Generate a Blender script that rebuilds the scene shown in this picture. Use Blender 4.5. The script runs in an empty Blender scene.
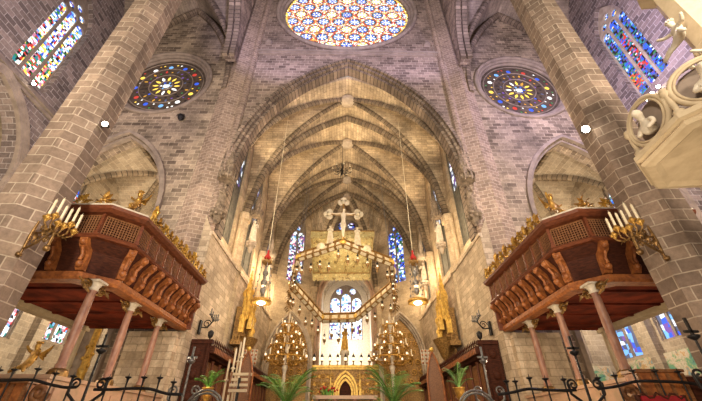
import bpy, bmesh, math, random
from mathutils import Vector as V, Matrix, geometry
random.seed(11)
sc = bpy.context.scene
COL = sc.collection
PI = math.pi
Z = V((0, 0, 1))
# ------------------------------------------------------------------ camera
F_PX, PITCH, YAW, EYE = 342.0, math.radians(33.8), math.radians(0.84), 1.6
cam = bpy.data.cameras.new('camera')
cam.sensor_width = 36.0
cam.lens = 36.0 * F_PX / 702.0
cam.clip_end = 500
cam_o = bpy.data.objects.new('camera', cam)
COL.objects.link(cam_o)
cam_o.location = (0, 0, EYE)
cam_o.rotation_euler = (PI / 2 + PITCH, 0, -YAW)
sc.camera = cam_o


def ray(px, py):
    x = (px - 351) / F_PX
    v = (200.5 - py) / F_PX
    d = V((x, math.cos(PITCH) - v * math.sin(PITCH), math.sin(PITCH) + v * math.cos(PITCH)))
    c, s = math.cos(YAW), math.sin(YAW)
    return V((d.x * c + d.y * s, -d.x * s + d.y * c, d.z))


def at(px, py, y=None, x=None, z=None):
    """the point of the building seen at a pixel, at a known depth, side or height"""
    d = ray(px, py)
    k = y / d.y if y is not None else (x / d.x if x is not None else (z - EYE) / d.z)
    return V((0, 0, EYE)) + d * k


# ------------------------------------------------------------------ materials
def new_mat(name):
    m = bpy.data.materials.new(name)
    m.use_nodes = True
    nt = m.node_tree
    b = nt.nodes['Principled BSDF']
    return m, nt, b


def N(nt, kind, **kw):
    n = nt.nodes.new(kind)
    for k, v in kw.items():
        if k in n.inputs:
            n.inputs[k].default_value = v
        else:
            setattr(n, k, v)
    return n


def c4(c):
    return (c[0], c[1], c[2], 1)


def mixc(nt, a, b, fac, mode='MIX'):
    n = nt.nodes.new('ShaderNodeMix')
    n.data_type = 'RGBA'
    n.blend_type = mode
    for i, v in ((6, a), (7, b), (0, fac)):
        if hasattr(v, 'links') or isinstance(v, bpy.types.NodeSocket):
            nt.links.new(v, n.inputs[i])
        else:
            n.inputs[i].default_value = v
    return n.outputs[2]


def stone(name, c1, c2, mortar, bw=.62, rh=.3, ms=.016, var=.5, bump=.35, bias=0.0, blotch=None, blotch_at=.62, rough=.9):
    m, nt, b = new_mat(name)
    L = nt.links.new
    tc = N(nt, 'ShaderNodeTexCoord')
    wob = N(nt, 'ShaderNodeTexNoise', Scale=1.3, Detail=2.0)
    L(tc.outputs['UV'], wob.inputs['Vector'])
    mp = N(nt, 'ShaderNodeVectorMath', operation='MULTIPLY_ADD')
    L(wob.outputs['Color'], mp.inputs[0])
    mp.inputs[1].default_value = (.05, .05, 0)
    L(tc.outputs['UV'], mp.inputs[2])
    br = N(nt, 'ShaderNodeTexBrick', Scale=1.0, Bias=bias)
    br.inputs['Color1'].default_value = c4(c1)
    br.inputs['Color2'].default_value = c4(c2)
    br.inputs['Mortar'].default_value = c4(mortar)
    br.inputs['Mortar Size'].default_value = ms
    br.inputs['Mortar Smooth'].default_value = .3
    br.inputs['Brick Width'].default_value = bw
    br.inputs['Row Height'].default_value = rh
    L(mp.outputs[0], br.inputs['Vector'])
    n1 = N(nt, 'ShaderNodeTexNoise', Scale=.5, Detail=6.0, Roughness=.65)
    L(tc.outputs['Object'], n1.inputs['Vector'])
    r1 = N(nt, 'ShaderNodeMapRange')
    L(n1.outputs['Fac'], r1.inputs[0])
    r1.inputs[1].default_value = .3
    r1.inputs[2].default_value = .7
    r1.inputs[3].default_value = 1 - var
    r1.inputs[4].default_value = 1 + var * .6
    n2 = N(nt, 'ShaderNodeTexNoise', Scale=7.0, Detail=5.0, Roughness=.7)
    L(tc.outputs['Object'], n2.inputs['Vector'])
    r2 = N(nt, 'ShaderNodeMapRange')
    L(n2.outputs['Fac'], r2.inputs[0])
    r2.inputs[1].default_value = .25
    r2.inputs[2].default_value = .75
    r2.inputs[3].default_value = .72
    r2.inputs[4].default_value = 1.25
    mu = N(nt, 'ShaderNodeMath', operation='MULTIPLY')
    L(r1.outputs[0], mu.inputs[0])
    L(r2.outputs[0], mu.inputs[1])
    col = br.outputs['Color']
    if blotch:
        n3 = N(nt, 'ShaderNodeTexNoise', Scale=.22, Detail=8.0, Roughness=.7)
        L(tc.outputs['Object'], n3.inputs['Vector'])
        r3 = N(nt, 'ShaderNodeMapRange')
        L(n3.outputs['Fac'], r3.inputs[0])
        r3.inputs[1].default_value = blotch_at - .1
        r3.inputs[2].default_value = blotch_at + .1
        r3.inputs[4].default_value = .75
        col = mixc(nt, col, c4(blotch), r3.outputs[0])
    cc = N(nt, 'ShaderNodeVectorMath', operation='SCALE')
    L(col, cc.inputs[0])
    L(mu.outputs[0], cc.inputs['Scale'])
    L(cc.outputs[0], b.inputs['Base Color'])
    b.inputs['Roughness'].default_value = rough
    b.inputs['Specular IOR Level'].default_value = .2
    h = N(nt, 'ShaderNodeMath', operation='MULTIPLY_ADD')
    L(n2.outputs['Fac'], h.inputs[0])
    h.inputs[1].default_value = .4
    inv = N(nt, 'ShaderNodeMath', operation='SUBTRACT')
    inv.inputs[0].default_value = 1
    L(br.outputs['Fac'], inv.inputs[1])
    L(inv.outputs[0], h.inputs[2])
    bp = N(nt, 'ShaderNodeBump', Strength=bump, Distance=.03)
    L(h.outputs[0], bp.inputs['Height'])
    L(bp.outputs[0], b.inputs['Normal'])
    return m


def plain(name, c, c2=None, scale=4.0, rough=.6, metal=0.0, stretch=(1, 1, 1), bump=0.0, spec=.4, lo=.35, hi=.65):
    m, nt, b = new_mat(name)
    L = nt.links.new
    tc = N(nt, 'ShaderNodeTexCoord')
    mp = N(nt, 'ShaderNodeMapping')
    mp.inputs['Scale'].default_value = stretch
    L(tc.outputs['Object'], mp.inputs[0])
    n = N(nt, 'ShaderNodeTexNoise', Scale=scale, Detail=5.0, Roughness=.6)
    L(mp.outputs[0], n.inputs['Vector'])
    r = N(nt, 'ShaderNodeMapRange')
    L(n.outputs['Fac'], r.inputs[0])
    r.inputs[1].default_value = lo
    r.inputs[2].default_value = hi
    c2 = c2 or tuple(v * .6 for v in c)
    L(mixc(nt, c4(c2), c4(c), r.outputs[0]), b.inputs['Base Color'])
    b.inputs['Roughness'].default_value = rough
    b.inputs['Metallic'].default_value = metal
    b.inputs['Specular IOR Level'].default_value = spec
    if bump:
        bp = N(nt, 'ShaderNodeBump', Strength=bump, Distance=.05)
        L(n.outputs['Fac'], bp.inputs['Height'])
        L(bp.outputs[0], b.inputs['Normal'])
    return m


def glow(name, c, s):
    m, nt, b = new_mat(name)
    b.inputs['Base Color'].default_value = c4([v * .3 for v in c])
    b.inputs['Emission Color'].default_value = c4(c)
    b.inputs['Emission Strength'].default_value = s
    b.inputs['Roughness'].default_value = .3
    return m


M = {}
M['pillar'] = stone('pillar_stone', (.32, .23, .168), (.2, .142, .106), (.46, .365, .275), .66, .36, .018, .4)
M['nave'] = stone('nave_stone', (.36, .265, .205), (.15, .105, .083), (.44, .35, .27), .62, .34, .022, .55, blotch=(.12, .088, .07), blotch_at=.62)
M['aisle'] = stone('aisle_stone', (.42, .32, .23), (.14, .1, .074), (.48, .38, .28), .66, .33, .022, .6, blotch=(.2, .155, .12), blotch_at=.58)
M['side'] = stone('side_wall_stone', (.30, .23, .2), (.13, .1, .09), (.42, .36, .33), .7, .36, .022, .35)
M['respond'] = stone('respond_stone', (.35, .25, .185), (.23, .16, .12), (.46, .36, .28), .5, .27, .02, .35)
M['vous'] = stone('voussoir_stone', (.3, .225, .165), (.14, .102, .076), (.05, .037, .028), 9.0, .36, .03, .4)
M['vousc'] = stone('choir_rib_stone', (.28, .21, .135), (.14, .1, .065), (.05, .036, .024), 9.0, .38, .03, .4)
M['choir'] = stone('choir_stone', (.66, .52, .365), (.42, .32, .215), (.34, .255, .17), .72, .33, .014, .3)
M['choiru'] = stone('choir_upper_stone', (.55, .42, .27), (.42, .315, .2), (.58, .46, .32), .8, .34, .012, .35)
M['web'] = stone('vault_web_stone', (.62, .48, .31), (.4, .3, .19), (.24, .175, .11), .9, .3, .018, .55, blotch=(.2, .148, .095), blotch_at=.58)
M['webn'] = stone('aisle_vault_stone', (.36, .285, .22), (.26, .2, .155), (.2, .15, .12), .8, .25, .014, .45)
M['chapel'] = stone('chapel_stone', (.4, .32, .22), (.28, .215, .145), (.44, .36, .26), .8, .36, .018, .35)
M['smooth'] = plain('carved_stone', (.5, .41, .31), (.33, .26, .19), 2.5, .85, spec=.2, bump=.3)
M['statue'] = plain('weathered_statue_stone', (.3, .225, .155), (.1, .072, .05), 5, .85, spec=.2, bump=.4)
M['mould'] = plain('moulding_stone', (.34, .265, .21), (.22, .17, .135), 1.5, .85, spec=.2, bump=.3)
M['tracery'] = plain('dark_tracery_stone', (.13, .095, .07), (.07, .05, .038), 3, .85, spec=.2)
M['trac2'] = plain('pale_tracery_stone', (.3, .235, .18), (.2, .155, .12), 3, .85, spec=.2)
M['trac3'] = plain('grey_mullion_stone', (.17, .155, .125), (.1, .09, .07), 3, .85, spec=.2)
M['cream'] = plain('cream_limestone', (.62, .5, .33), (.5, .39, .25), 3, .75, spec=.25)
M['cream2'] = plain('pale_marble', (.68, .6, .48), (.5, .42, .31), 6, .6, spec=.3, bump=.2)
M['wood'] = plain('red_brown_wood', (.2, .058, .022), (.1, .026, .011), 3, .42, stretch=(2, 2, 9))
M['woodd'] = plain('dark_carved_wood', (.085, .025, .012), (.038, .012, .007), 3, .7, spec=.15, stretch=(2, 2, 9))
M['woodo'] = plain('orange_carved_wood', (.42, .145, .038), (.2, .06, .018), 7, .45, bump=.4)
M['woodm'] = plain('brown_wood', (.29, .125, .045), (.15, .06, .024), 4, .45, stretch=(3, 3, 8))
M['soffit'] = plain('painted_red_soffit', (.2, .036, .016), (.075, .016, .009), 1.5, .9, spec=.1)
M['gold'] = plain('gilding', (.66, .38, .085), (.33, .17, .035), 9, .36, metal=.55, bump=.5)
M['goldy'] = plain('bright_gilding', (.78, .5, .11), (.42, .24, .045), 5, .4, metal=.4, bump=.4)
M['goldd'] = plain('old_gilding', (.42, .24, .07), (.14, .07, .022), 10, .45, metal=.45, bump=.6)
M['bronze'] = plain('bronze', (.35, .2, .07), (.14, .075, .03), 8, .4, metal=.7)
M['iron'] = plain('wrought_iron', (.03, .025, .022), (.012, .01, .01), 8, .5, metal=.4)
M['steel'] = plain('grey_metal', (.3, .28, .25), (.15, .14, .13), 8, .4, metal=.7)
M['wax'] = plain('candle_wax', (.8, .7, .5), (.7, .58, .38), 4, .5)
M['ivory'] = plain('ivory_paint', (.75, .66, .47), (.55, .44, .26), 4, .55)
M['marble'] = plain('pink_marble', (.5, .3, .2), (.36, .24, .15), 3, .4, bump=.1)
M['redcol'] = plain('veined_red_marble', (.38, .2, .13), (.22, .1, .07), 7, .4, stretch=(1, 1, .4))
M['red'] = plain('red_velvet', (.35, .012, .018), (.2, .008, .01), 3, .8)
M['tassel'] = plain('red_tassel', (.45, .02, .015), (.25, .01, .01), 6, .8)
M['leaf'] = plain('palm_leaf', (.2, .42, .07), (.08, .22, .035), 5, .5)
M['leaf2'] = plain('pale_palm_leaf', (.28, .42, .14), (.1, .25, .05), 5, .5)
M['terra'] = plain('terracotta', (.4, .16, .07), (.28, .1, .045), 6, .7)
M['floor'] = stone('floor_stone', (.3, .24, .19), (.22, .17, .14), (.15, .12, .1), .9, .9, .01, .3, rough=.5)
M['embro'] = None
M['bulb'] = glow('lamp_bulb', (1, .9, .72), 14)
M['spot'] = glow('spotlight_glass', (1, .94, .8), 40)
M['small'] = glow('small_lamp_flame', (1, .82, .55), 1.8)
PAL = {'white': ((1, 1, .96), 1.6), 'pale': ((.8, .88, 1), 1.15), 'yellow': ((1, .68, .1), 1.5), 'gold': ((.9, .45, .06), .8),
       'red': ((.8, .07, .05), .8), 'pink': ((.9, .35, .5), .7), 'blue': ((.05, .14, .85), .95), 'sky': ((.2, .5, 1), 1.1),
       'teal': ((.05, .42, .45), .6), 'green': ((.08, .4, .12), .55), 'violet': ((.28, .14, .6), .6), 'lead': ((.05, .035, .04), .25),
       'dim': ((.2, .24, .42), .35)}
GL = {k: glow('stained_glass_' + k, c, s) for k, (c, s) in PAL.items()}
GK = list(GL)
GM = [GL[k] for k in GK]
GI = {k: i for i, k in enumerate(GK)}


# ------------------------------------------------------------------ mesh building
class MB:
    def __init__(s):
        s.v = []
        s.f = []
        s.uv = []
        s.mi = []
        s.sm = []
        s.cur = 0

    def face(s, pts, uv=None, smooth=False):
        pts = [V(p) for p in pts]
        b = len(s.v)
        s.v += pts
        s.f.append(list(range(b, b + len(pts))))
        if uv is None:
            n = geometry.normal(pts) if len(pts) > 2 else Z
            uv = boxuv(pts, n)
        s.uv.append(uv)
        s.mi.append(s.cur)
        s.sm.append(smooth)

    def grid(s, rows, cu=False, cv=False, smooth=True, uvf=None, swap=False):
        """rows of points; cu closes along a row, cv closes row to row"""
        b = len(s.v)
        nr, nc = len(rows), len(rows[0])
        for r in rows:
            s.v += [V(p) for p in r]
        R = [0]
        for i in range(1, nr + 1):
            R.append(R[-1] + (V(rows[i % nr][0]) - V(rows[i - 1][0])).length)
        mid = rows[nr // 2]
        C = [0]
        for j in range(1, nc + 1):
            C.append(C[-1] + (V(mid[j % nc]) - V(mid[j - 1])).length)
        for i in range(nr if cv else nr - 1):
            for j in range(nc if cu else nc - 1):
                i2, j2 = (i + 1) % nr, (j + 1) % nc
                s.f.append([b + i * nc + j, b + i * nc + j2, b + i2 * nc + j2, b + i2 * nc + j])
                if uvf:
                    s.uv.append([uvf(i, j), uvf(i, j + 1), uvf(i + 1, j + 1), uvf(i + 1, j)])
                else:
                    q = [(C[j], R[i]), (C[j + 1], R[i]), (C[j + 1], R[i + 1]), (C[j], R[i + 1])]
                    s.uv.append(q)
                s.mi.append(s.cur)
                s.sm.append(smooth)

    def box(s, c, size, rz=0.0, taper=1.0, rx=0.0):
        c = V(c)
        x, y, z = [q / 2 for q in size]
        R = Matrix.Rotation(rz, 3, 'Z') @ Matrix.Rotation(rx, 3, 'X')
        P = []
        for k in (-1, 1):
            t = taper if k > 0 else 1
            for (a, b) in ((-1, -1), (1, -1), (1, 1), (-1, 1)):
                P.append(c + R @ V((a * x * t, b * y * t, k * z)))
        for q in ((3, 2, 1, 0), (4, 5, 6, 7), (0, 1, 5, 4), (1, 2, 6, 5), (2, 3, 7, 6), (3, 0, 4, 7)):
            s.face([P[i] for i in q])

    def tube(s, pts, r, n=6, caps=True, smooth=True):
        pts = [V(p) for p in pts]
        k = len(pts)
        rr = r if isinstance(r, (list, tuple)) else [r] * k
        rows = []
        prev = None
        for i, p in enumerate(pts):
            t = (pts[min(i + 1, k - 1)] - pts[max(i - 1, 0)])
            if t.length < 1e-6:
                t = Z.copy()
            t.normalize()
            if prev is None:
                a = t.cross(Z)
                if a.length < .05:
                    a = t.cross(V((1, 0, 0)))
            else:
                a = prev - t * prev.dot(t)
                if a.length < .05:
                    a = t.cross(Z)
            a.normalize()
            prev = a
            b = t.cross(a)
            rows.append([p + (a * math.cos(2 * PI * j / n) + b * math.sin(2 * PI * j / n)) * rr[i] for j in range(n)])
        s.grid(rows, cu=True, smooth=smooth)
        if caps:
            s.face(rows[0][::-1])
            s.face(rows[-1])

    def lathe(s, c, prof, n=12, smooth=True, rot=0.0, sx=1.0, sy=1.0):
        c = V(c)
        rows = [[c + V((r * sx * math.cos(rot + 2 * PI * j / n), r * sy * math.sin(rot + 2 * PI * j / n), z)) for j in range(n)] for r, z in prof]
        s.grid(rows, cu=True, smooth=smooth)
        if prof[0][0] > .001:
            s.face(rows[0][::-1])
        if prof[-1][0] > .001:
            s.face(rows[-1])

    def ball(s, c, r, n=8, m=5, sz=1.0):
        s.lathe(c, [(max(r * math.sin(PI * i / m), .0005), -r * sz * math.cos(PI * i / m)) for i in range(m + 1)], n)

    def octa(s, c, r, z0, z1, rot=PI / 8, n=8):
        c = V(c)
        P = [V((c.x + r * math.cos(rot + 2 * PI * j / n), c.y + r * math.sin(rot + 2 * PI * j / n), 0)) for j in range(n)]
        for j in range(n):
            a, b = P[j], P[(j + 1) % n]
            s.face([a + Z * z0, b + Z * z0, b + Z * z1, a + Z * z1])
        s.face([p + Z * z1 for p in P])
        s.face([p + Z * z0 for p in P[::-1]])

    def sweep(s, pts, prof, B, closed_prof=True):
        """profile of (side, out) pairs carried along pts; B the fixed side vector. v runs along the path"""
        pts = [V(p) for p in pts]
        B = V(B).normalized()
        k = len(pts)
        rows = []
        A = [0]
        for i, p in enumerate(pts):
            t = (pts[min(i + 1, k - 1)] - pts[max(i - 1, 0)]).normalized()
            n = t.cross(B).normalized()
            rows.append([p + B * a + n * b for a, b in prof])
            if i:
                A.append(A[-1] + (p - pts[i - 1]).length)
        q = [0]
        m = len(prof)
        for j in range(m):
            a, b = prof[j], prof[(j + 1) % m]
            q.append(q[-1] + math.hypot(a[0] - b[0], a[1] - b[1]))
        s.grid(rows, cu=closed_prof, smooth=False, uvf=lambda i, j: (q[j], A[i]))
        if closed_prof:
            s.face(rows[0])
            s.face(rows[-1][::-1])

    def prism(s, poly, O, U, Nn, thick, W=Z, holes=(), back=True):
        """polygon in the (U, W) plane at O, pushed thick along Nn"""
        O, U, Nn, W = V(O), V(U), V(Nn), V(W)
        loops = [[V((a, b, 0)) for a, b in poly]] + [[V((a, b, 0)) for a, b in h] for h in holes]
        flat = [p for l in loops for p in l]
        tris = geometry.tessellate_polygon(loops)
        P3 = lambda p, d: O + U * p.x + W * p.y + Nn * d
        for t in tris:
            q = [flat[i] for i in t]
            if (q[1] - q[0]).cross(q[2] - q[0]).length < 1e-9:
                continue
            s.face([P3(p, 0) for p in q], [(p.x, p.y) for p in q])
            if back:
                s.face([P3(p, thick) for p in q[::-1]], [(p.x, p.y) for p in q[::-1]])
        for l in loops:
            a = 0
            for i in range(len(l)):
                p, r = l[i], l[(i + 1) % len(l)]
                e = (r - p).length
                s.face([P3(p, 0), P3(r, 0), P3(r, thick), P3(p, thick)], [(0, a), (0, a + e), (thick, a + e), (thick, a)])
                a += e

    def build(s, name, mat, parent=None, origin=None, merge=False):
        me = bpy.data.meshes.new(name)
        if parent is not None:
            o0 = ORG[parent.name]
        elif origin is not None:
            o0 = V(origin)
        elif s.v:
            xs = [p.x for p in s.v]
            ys = [p.y for p in s.v]
            zs = [p.z for p in s.v]
            o0 = V(((min(xs) + max(xs)) / 2, (min(ys) + max(ys)) / 2, min(zs)))
        else:
            o0 = V()
        me.from_pydata([tuple(p - o0) for p in s.v], [], s.f)
        mats = mat if isinstance(mat, (list, tuple)) else [mat]
        for m in mats:
            me.materials.append(m)
        me.polygons.foreach_set('material_index', s.mi)
        me.polygons.foreach_set('use_smooth', s.sm)
        uvl = me.uv_layers.new(name='UVMap')
        flat = []
        for u in s.uv:
            for a in u:
                flat += [a[0], a[1]]
        uvl.data.foreach_set('uv', flat)
        bm = bmesh.new()
        bm.from_mesh(me)
        if merge:
            bmesh.ops.remove_doubles(bm, verts=bm.verts, dist=.0005)
        bmesh.ops.recalc_face_normals(bm, faces=bm.faces)
        bm.to_mesh(me)
        bm.free()
        me.update()
        o = bpy.data.objects.new(name, me)
        COL.objects.link(o)
        if parent is not None:
            o.parent = parent
        else:
            o.location = o0
        ORG[o.name] = o0
        return o


ORG = {}


def boxuv(pts, n):
    if abs(n.z) > .95:
        return [(p.x, p.y) for p in pts]
    t = Z.cross(n).normalized()
    b = n.cross(t)
    return [(p.dot(t), p.dot(b)) for p in pts]


def tag(o, label, cat, group=None):
    o['label'] = label
    o['category'] = cat
    if group:
        o['group'] = group
    return o


def thing(name, label, cat, loc=(0, 0, 0), group=None):
    o = bpy.data.objects.new(name, None)
    o.empty_display_size = .2
    COL.objects.link(o)
    o.location = loc
    ORG[o.name] = V(loc)
    return tag(o, label, cat, group)


def struct(o, label=None, cat=None):
    o['kind'] = 'structure'
    if label:
        o['label'] = label
        o['category'] = cat
    return o


def dup(root, loc, rz=None, label=None, group=None, scale=None):
    r = root.copy()
    COL.objects.link(r)
    r.location = loc
    if rz is not None:
        r.rotation_euler = (0, 0, rz)
    if scale:
        r.scale = (scale,) * 3 if not isinstance(scale, tuple) else scale
    if label:
        r['label'] = label
    if group:
        r['group'] = group
    for ch in list(root.children):
        c = ch.copy()
        COL.objects.link(c)
        c.parent = r
        for g in list(ch.children):
            d = g.copy()
            COL.objects.link(d)
            d.parent = c
    return r


def parch(cx, a, zs, za, n=14):
    """pointed arch from left springing over the apex to the right springing"""
    r = za - zs
    R = (a * a + r * r) / (2 * a)
    c = R - a
    t1 = math.asin(min(1, r / R))
    left = [(cx + c - R * math.cos(t1 * i / n), zs + R * math.sin(t1 * i / n)) for i in range(n + 1)]
    return left + [(2 * cx - x, z) for x, z in left[::-1][1:]]


def hprof(s, a, r):
    R = (a * a + r * r) / (2 * a)
    c = R - a
    return math.sqrt(max(R * R - (s * a + c) ** 2, 0))


def circle(cx, cz, r, n=40):
    return [(cx + r * math.cos(2 * PI * i / n), cz + r * math.sin(2 * PI * i / n)) for i in range(n)]


def skin(name, nodes, edges, mat, parent=None, origin=(0, 0, 0), sub=2, root=0):
    """one continuous body grown from a skeleton of (position, radius) joints"""
    me = bpy.data.meshes.new(name)
    me.from_pydata([tuple(p) for p, r in nodes], edges, [])
    me.materials.append(mat)
    o = bpy.data.objects.new(name, me)
    COL.objects.link(o)
    o.location = origin
    ORG[o.name] = V(origin)
    if parent is not None:
        o.parent = parent
        o.location = V(origin)
        ORG[o.name] = ORG[parent.name]
    md = o.modifiers.new('skin', 'SKIN')
    md.use_smooth_shade = True
    for i, (p, r) in enumerate(nodes):
        sv = me.skin_vertices[0].data[i]
        rr = r if isinstance(r, tuple) else (r, r)
        sv.radius = rr
        sv.use_root = (i == root)
    ms = o.modifiers.new('subdivision', 'SUBSURF')
    ms.levels = ms.render_levels = sub
    return o
# ================================================================== THE SETTING
YE = 18.0                                     # the wall with the triumphal arch
AX = 8.05                                     # half width of that arch


def prism_obj(name, mat, poly, O, U, Nn, thick, holes=(), label=None, cat=None):
    mb = MB()
    mb.prism(poly, O, U, Nn, thick, holes=holes)
    return struct(mb.build(name, mat, origin=(0, 0, 0)), label, cat)


def arch_hole(cx, a, z0, zs, za, n=14):
    return [(cx - a, z0)] + parch(cx, a, zs, za, n) + [(cx + a, z0)]


mb = MB()
mb.box((0, 12, -.15), (42, 44, .3))
struct(mb.build('floor', M['floor'], origin=(0, 0, 0)))
mb = MB()
mb.box((0, 30.2, .65), (16.0, 40, 1.3))
mb.box((0, 9.55, .55), (19.5, 1.4, 1.1))
struct(mb.build('floor_presbytery', M['floor'], origin=(0, 0, 0)))

# the wall over the triumphal arch and the two aisle end walls
prism_obj('wall_end', M['nave'], [(-10.2, 0), (10.2, 0), (10.2, 46), (-10.2, 46)], (0, YE, 0), (1, 0, 0), (0, 1, 0), 1.2,
          [arch_hole(0, AX, .02, 15.6, 27.9, 20), circle(-.15, 36.7, 6.45, 56)],
          'pale brick-like stone wall above the great pointed arch', 'wall')
WY = {-1: 13.8, 1: 14.1}
WZ = {-1: 19.95, 1: 20.5}
RX = {-1: -15.0, 1: 14.35}
for s, nm in ((-1, 'left'), (1, 'right')):
    xa, xb = sorted((s * 10.2, s * 20.6))
    prism_obj('wall_aisle_' + nm, M['aisle'], [(xa, 0), (xb, 0), (xb, 40), (xa, 40)], (0, YE, 0), (1, 0, 0), (0, 1, 0), 1.2,
              [arch_hole(s * 15.6, 3.8, .02, 13.0, 19.2), circle(RX[s], 25.2, 3.45, 40)])
    # outer walls of the nave
    holes = [arch_hole(12.6, 3.6, .5, 13.6, 18.7), arch_hole(WY[s], 1.35, WZ[s], WZ[s] + 6.5, WZ[s] + 9.4)]
    prism_obj('wall_' + nm, M['side'], [(-8, 0), (18, 0), (18, 40), (-8, 40)], (s * 20, 0, 0), (0, 1, 0), (s, 0, 0), 1.0, holes)
    mb = MB()
    mb.sweep([(s * 19.95, -8, 19.3), (s * 19.95, 18, 19.3)], [(-.2, -.25), (.2, -.25), (.2, .1), (-.2, .25)], Z)
    mb.sweep([(s * 19.98, -8, 18.95), (s * 19.98, 18, 18.95)], [(-.1, -.12), (.1, -.12), (.1, .1), (-.1, .12)], Z)
    struct(mb.build('trim_cornice', M['mould'], origin=(0, 0, 0)))
    # side chapel behind the arch of the outer wall
    mb = MB()
    a0 = s * 24
    mb.prism([(8.4, 0), (17, 0), (17, 20), (8.4, 20)], (a0, 0, 0), (0, 1, 0), (s, 0, 0), .3)
    mb.prism([(1.0, 0), (4, 0), (4, 20), (1.0, 20)], (s * 20, 16.6, 0), (s, 0, 0), (0, 1, 0), .3)
    mb.prism([(1.0, 0), (4, 0), (4, 20), (1.0, 20)], (s * 20, 8.6, 0), (s, 0, 0), (0, -1, 0), .3)
    mb.box((s * 22.6, 12.6, 20.1), (3.2, 8.6, .3))
    struct(mb.build('wall_chapel_' + nm, M['chapel'], origin=(0, 0, 0)))
    mb = MB()
    for k in range(3):
        a, o = 3.7 + .18 * k, .02 - .02 * k
        pts = [(s * (19.9 + o), y, z) for y, z in arch_hole(12.6, a - .05, .5, 13.6, 18.7 + .18 * k)]
        mb.sweep(pts, [(-.14, -.1), (.14, -.1), (.14, .12), (-.14, .12)], (1, 0, 0))
    struct(mb.build('trim_arch', M['mould'], origin=(0, 0, 0)))

# mouldings of the triumphal arch: three stepped orders of voussoirs
for k, (da, y, w, h) in enumerate(((.12, YE - .14, .16, .24), (-.1, YE + .12, .2, .2), (-.32, YE + .6, .4, .22))):
    mb = MB()
    pts = [(x, y, z) for x, z in parch(0, AX + da, 15.6, 27.9 + da, 24)]
    pts = [(-AX - da, y, 11.3 if k else 15.4)] + pts + [(AX + da, y, 11.3 if k else 15.4)]
    mb.sweep(pts, [(-w, 0), (w, 0), (w, h), (-w, h)], (0, 1, 0))
    struct(mb.build('trim_arch', M['vous'], origin=(0, 0, 0)))
mb = MB()
for x0, x1 in ((-8.2, 8.2),):
    mb.box((0, YE - .12, 29.35), (x1 - x0, .3, .22))
    mb.box((0, YE - .06, 29.15), (x1 - x0, .16, .18))
struct(mb.build('trim_cornice', M['mould'], origin=(0, 0, 0)))
# put-log bosses beside the rose
mb = MB()
for s in (-1, 1):
    mb.lathe((s * 7.2, YE - .05, 30.6), [(.3, 0), (.34, .15), (.2, .5), (.02, .62)], 10)
struct(mb.build('trim_boss', M['mould'], origin=(0, 0, 0)))

# ------------------------------------------------------------------ piers
for s, nm in ((-1, 'left'), (1, 'right')):
    mb = MB()
    x, y = s * 9.5, 8.87
    mb.octa((x, y), .85, 1.2, 26.5)
    mb.octa((x, y), 1.1, 0, 1.0)
    mb.octa((x, y), 1.0, 1.0, 1.2)
    mb.octa((x, y), 1.0, 26.5, 27.2)
    struct(mb.build('pillar', M['pillar'], origin=(x, y, 0)), 'tall octagonal stone pillar standing on the %s, nearest to the camera' % nm, 'pillar')
    mb = MB()
    x, y = s * 9.25, 18.72
    mb.octa((x, y), 1.22, .5, 46, rot=0)
    for j in (2, 3, 4, 5, 6):
        a = PI / 4 * j + (0 if s < 0 else 0)
    mb.octa((x, y), 1.4, 0, .5, rot=0)
    mb.octa((x + s * .95, y - .15), .42, .5, 46, rot=0)
    mb.octa((x - s * 1.1, y - .75), .3, .5, 46, rot=0)
    struct(mb.build('pillar', M['respond'], origin=(x, y, 0)), 'clustered stone pier against the end wall, on the %s of the great arch' % nm, 'pillar')

for s, nm in ((-1, 'left'), (1, 'right')):
    mb = MB()
    mb.box((s * 9.2, 17.6, 2.75), (2.3, .78, 5.5))
    struct(mb.build('wall_pier_' + nm, M['choir']))
# ------------------------------------------------------------------ vaults


def vault(name, x0, x1, y0, y1, zs, za, mat, n=14, a=None):
    cx, cy, hx, hy = (x0 + x1) / 2, (y0 + y1) / 2, (x1 - x0) / 2, (y1 - y0) / 2
    a = a or hx
    r = za - zs
    T = [i / n - 1 for i in range(2 * n + 1)]
    H = [hprof(abs(t), a, r) for t in T]
    arc = [0]
    for i in range(1, len(T)):
        arc.append(arc[-1] + math.hypot((T[i] - T[i - 1]) * a, H[i] - H[i - 1]))
    mb = MB()
    for i in range(2 * n):
        for j in range(2 * n):
            # a quad in (s, t); split along the diagonal that follows the groin
            q = [(i, j), (i + 1, j), (i + 1, j + 1), (i, j + 1)]
            tr = ((0, 1, 2), (0, 2, 3)) if (i < n) == (j < n) else ((0, 1, 3), (1, 2, 3))
            for t in tr:
                P, ss, tt = [], 0, 0
                for k in t:
                    u, w = q[k]
                    P.append(V((cx + T[u] * hx, cy + T[w] * hy, zs + max(H[u], H[w]))))
                    ss += abs(T[u]) / 3
                    tt += abs(T[w]) / 3
                if ss < tt:
                    uv = [(P[m].y, arc[q[t[m]][0]]) for m in range(3)]
                else:
                    uv = [(P[m].x, arc[q[t[m]][1]]) for m in range(3)]
                mb.face(P, uv)
    o = mb.build(name, mat, origin=(0, 0, 0), merge=True)
    md = o.modifiers.new('thickness', 'SOLIDIFY')
    md.thickness = .25
    md.offset = 1
    return struct(o)


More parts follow.
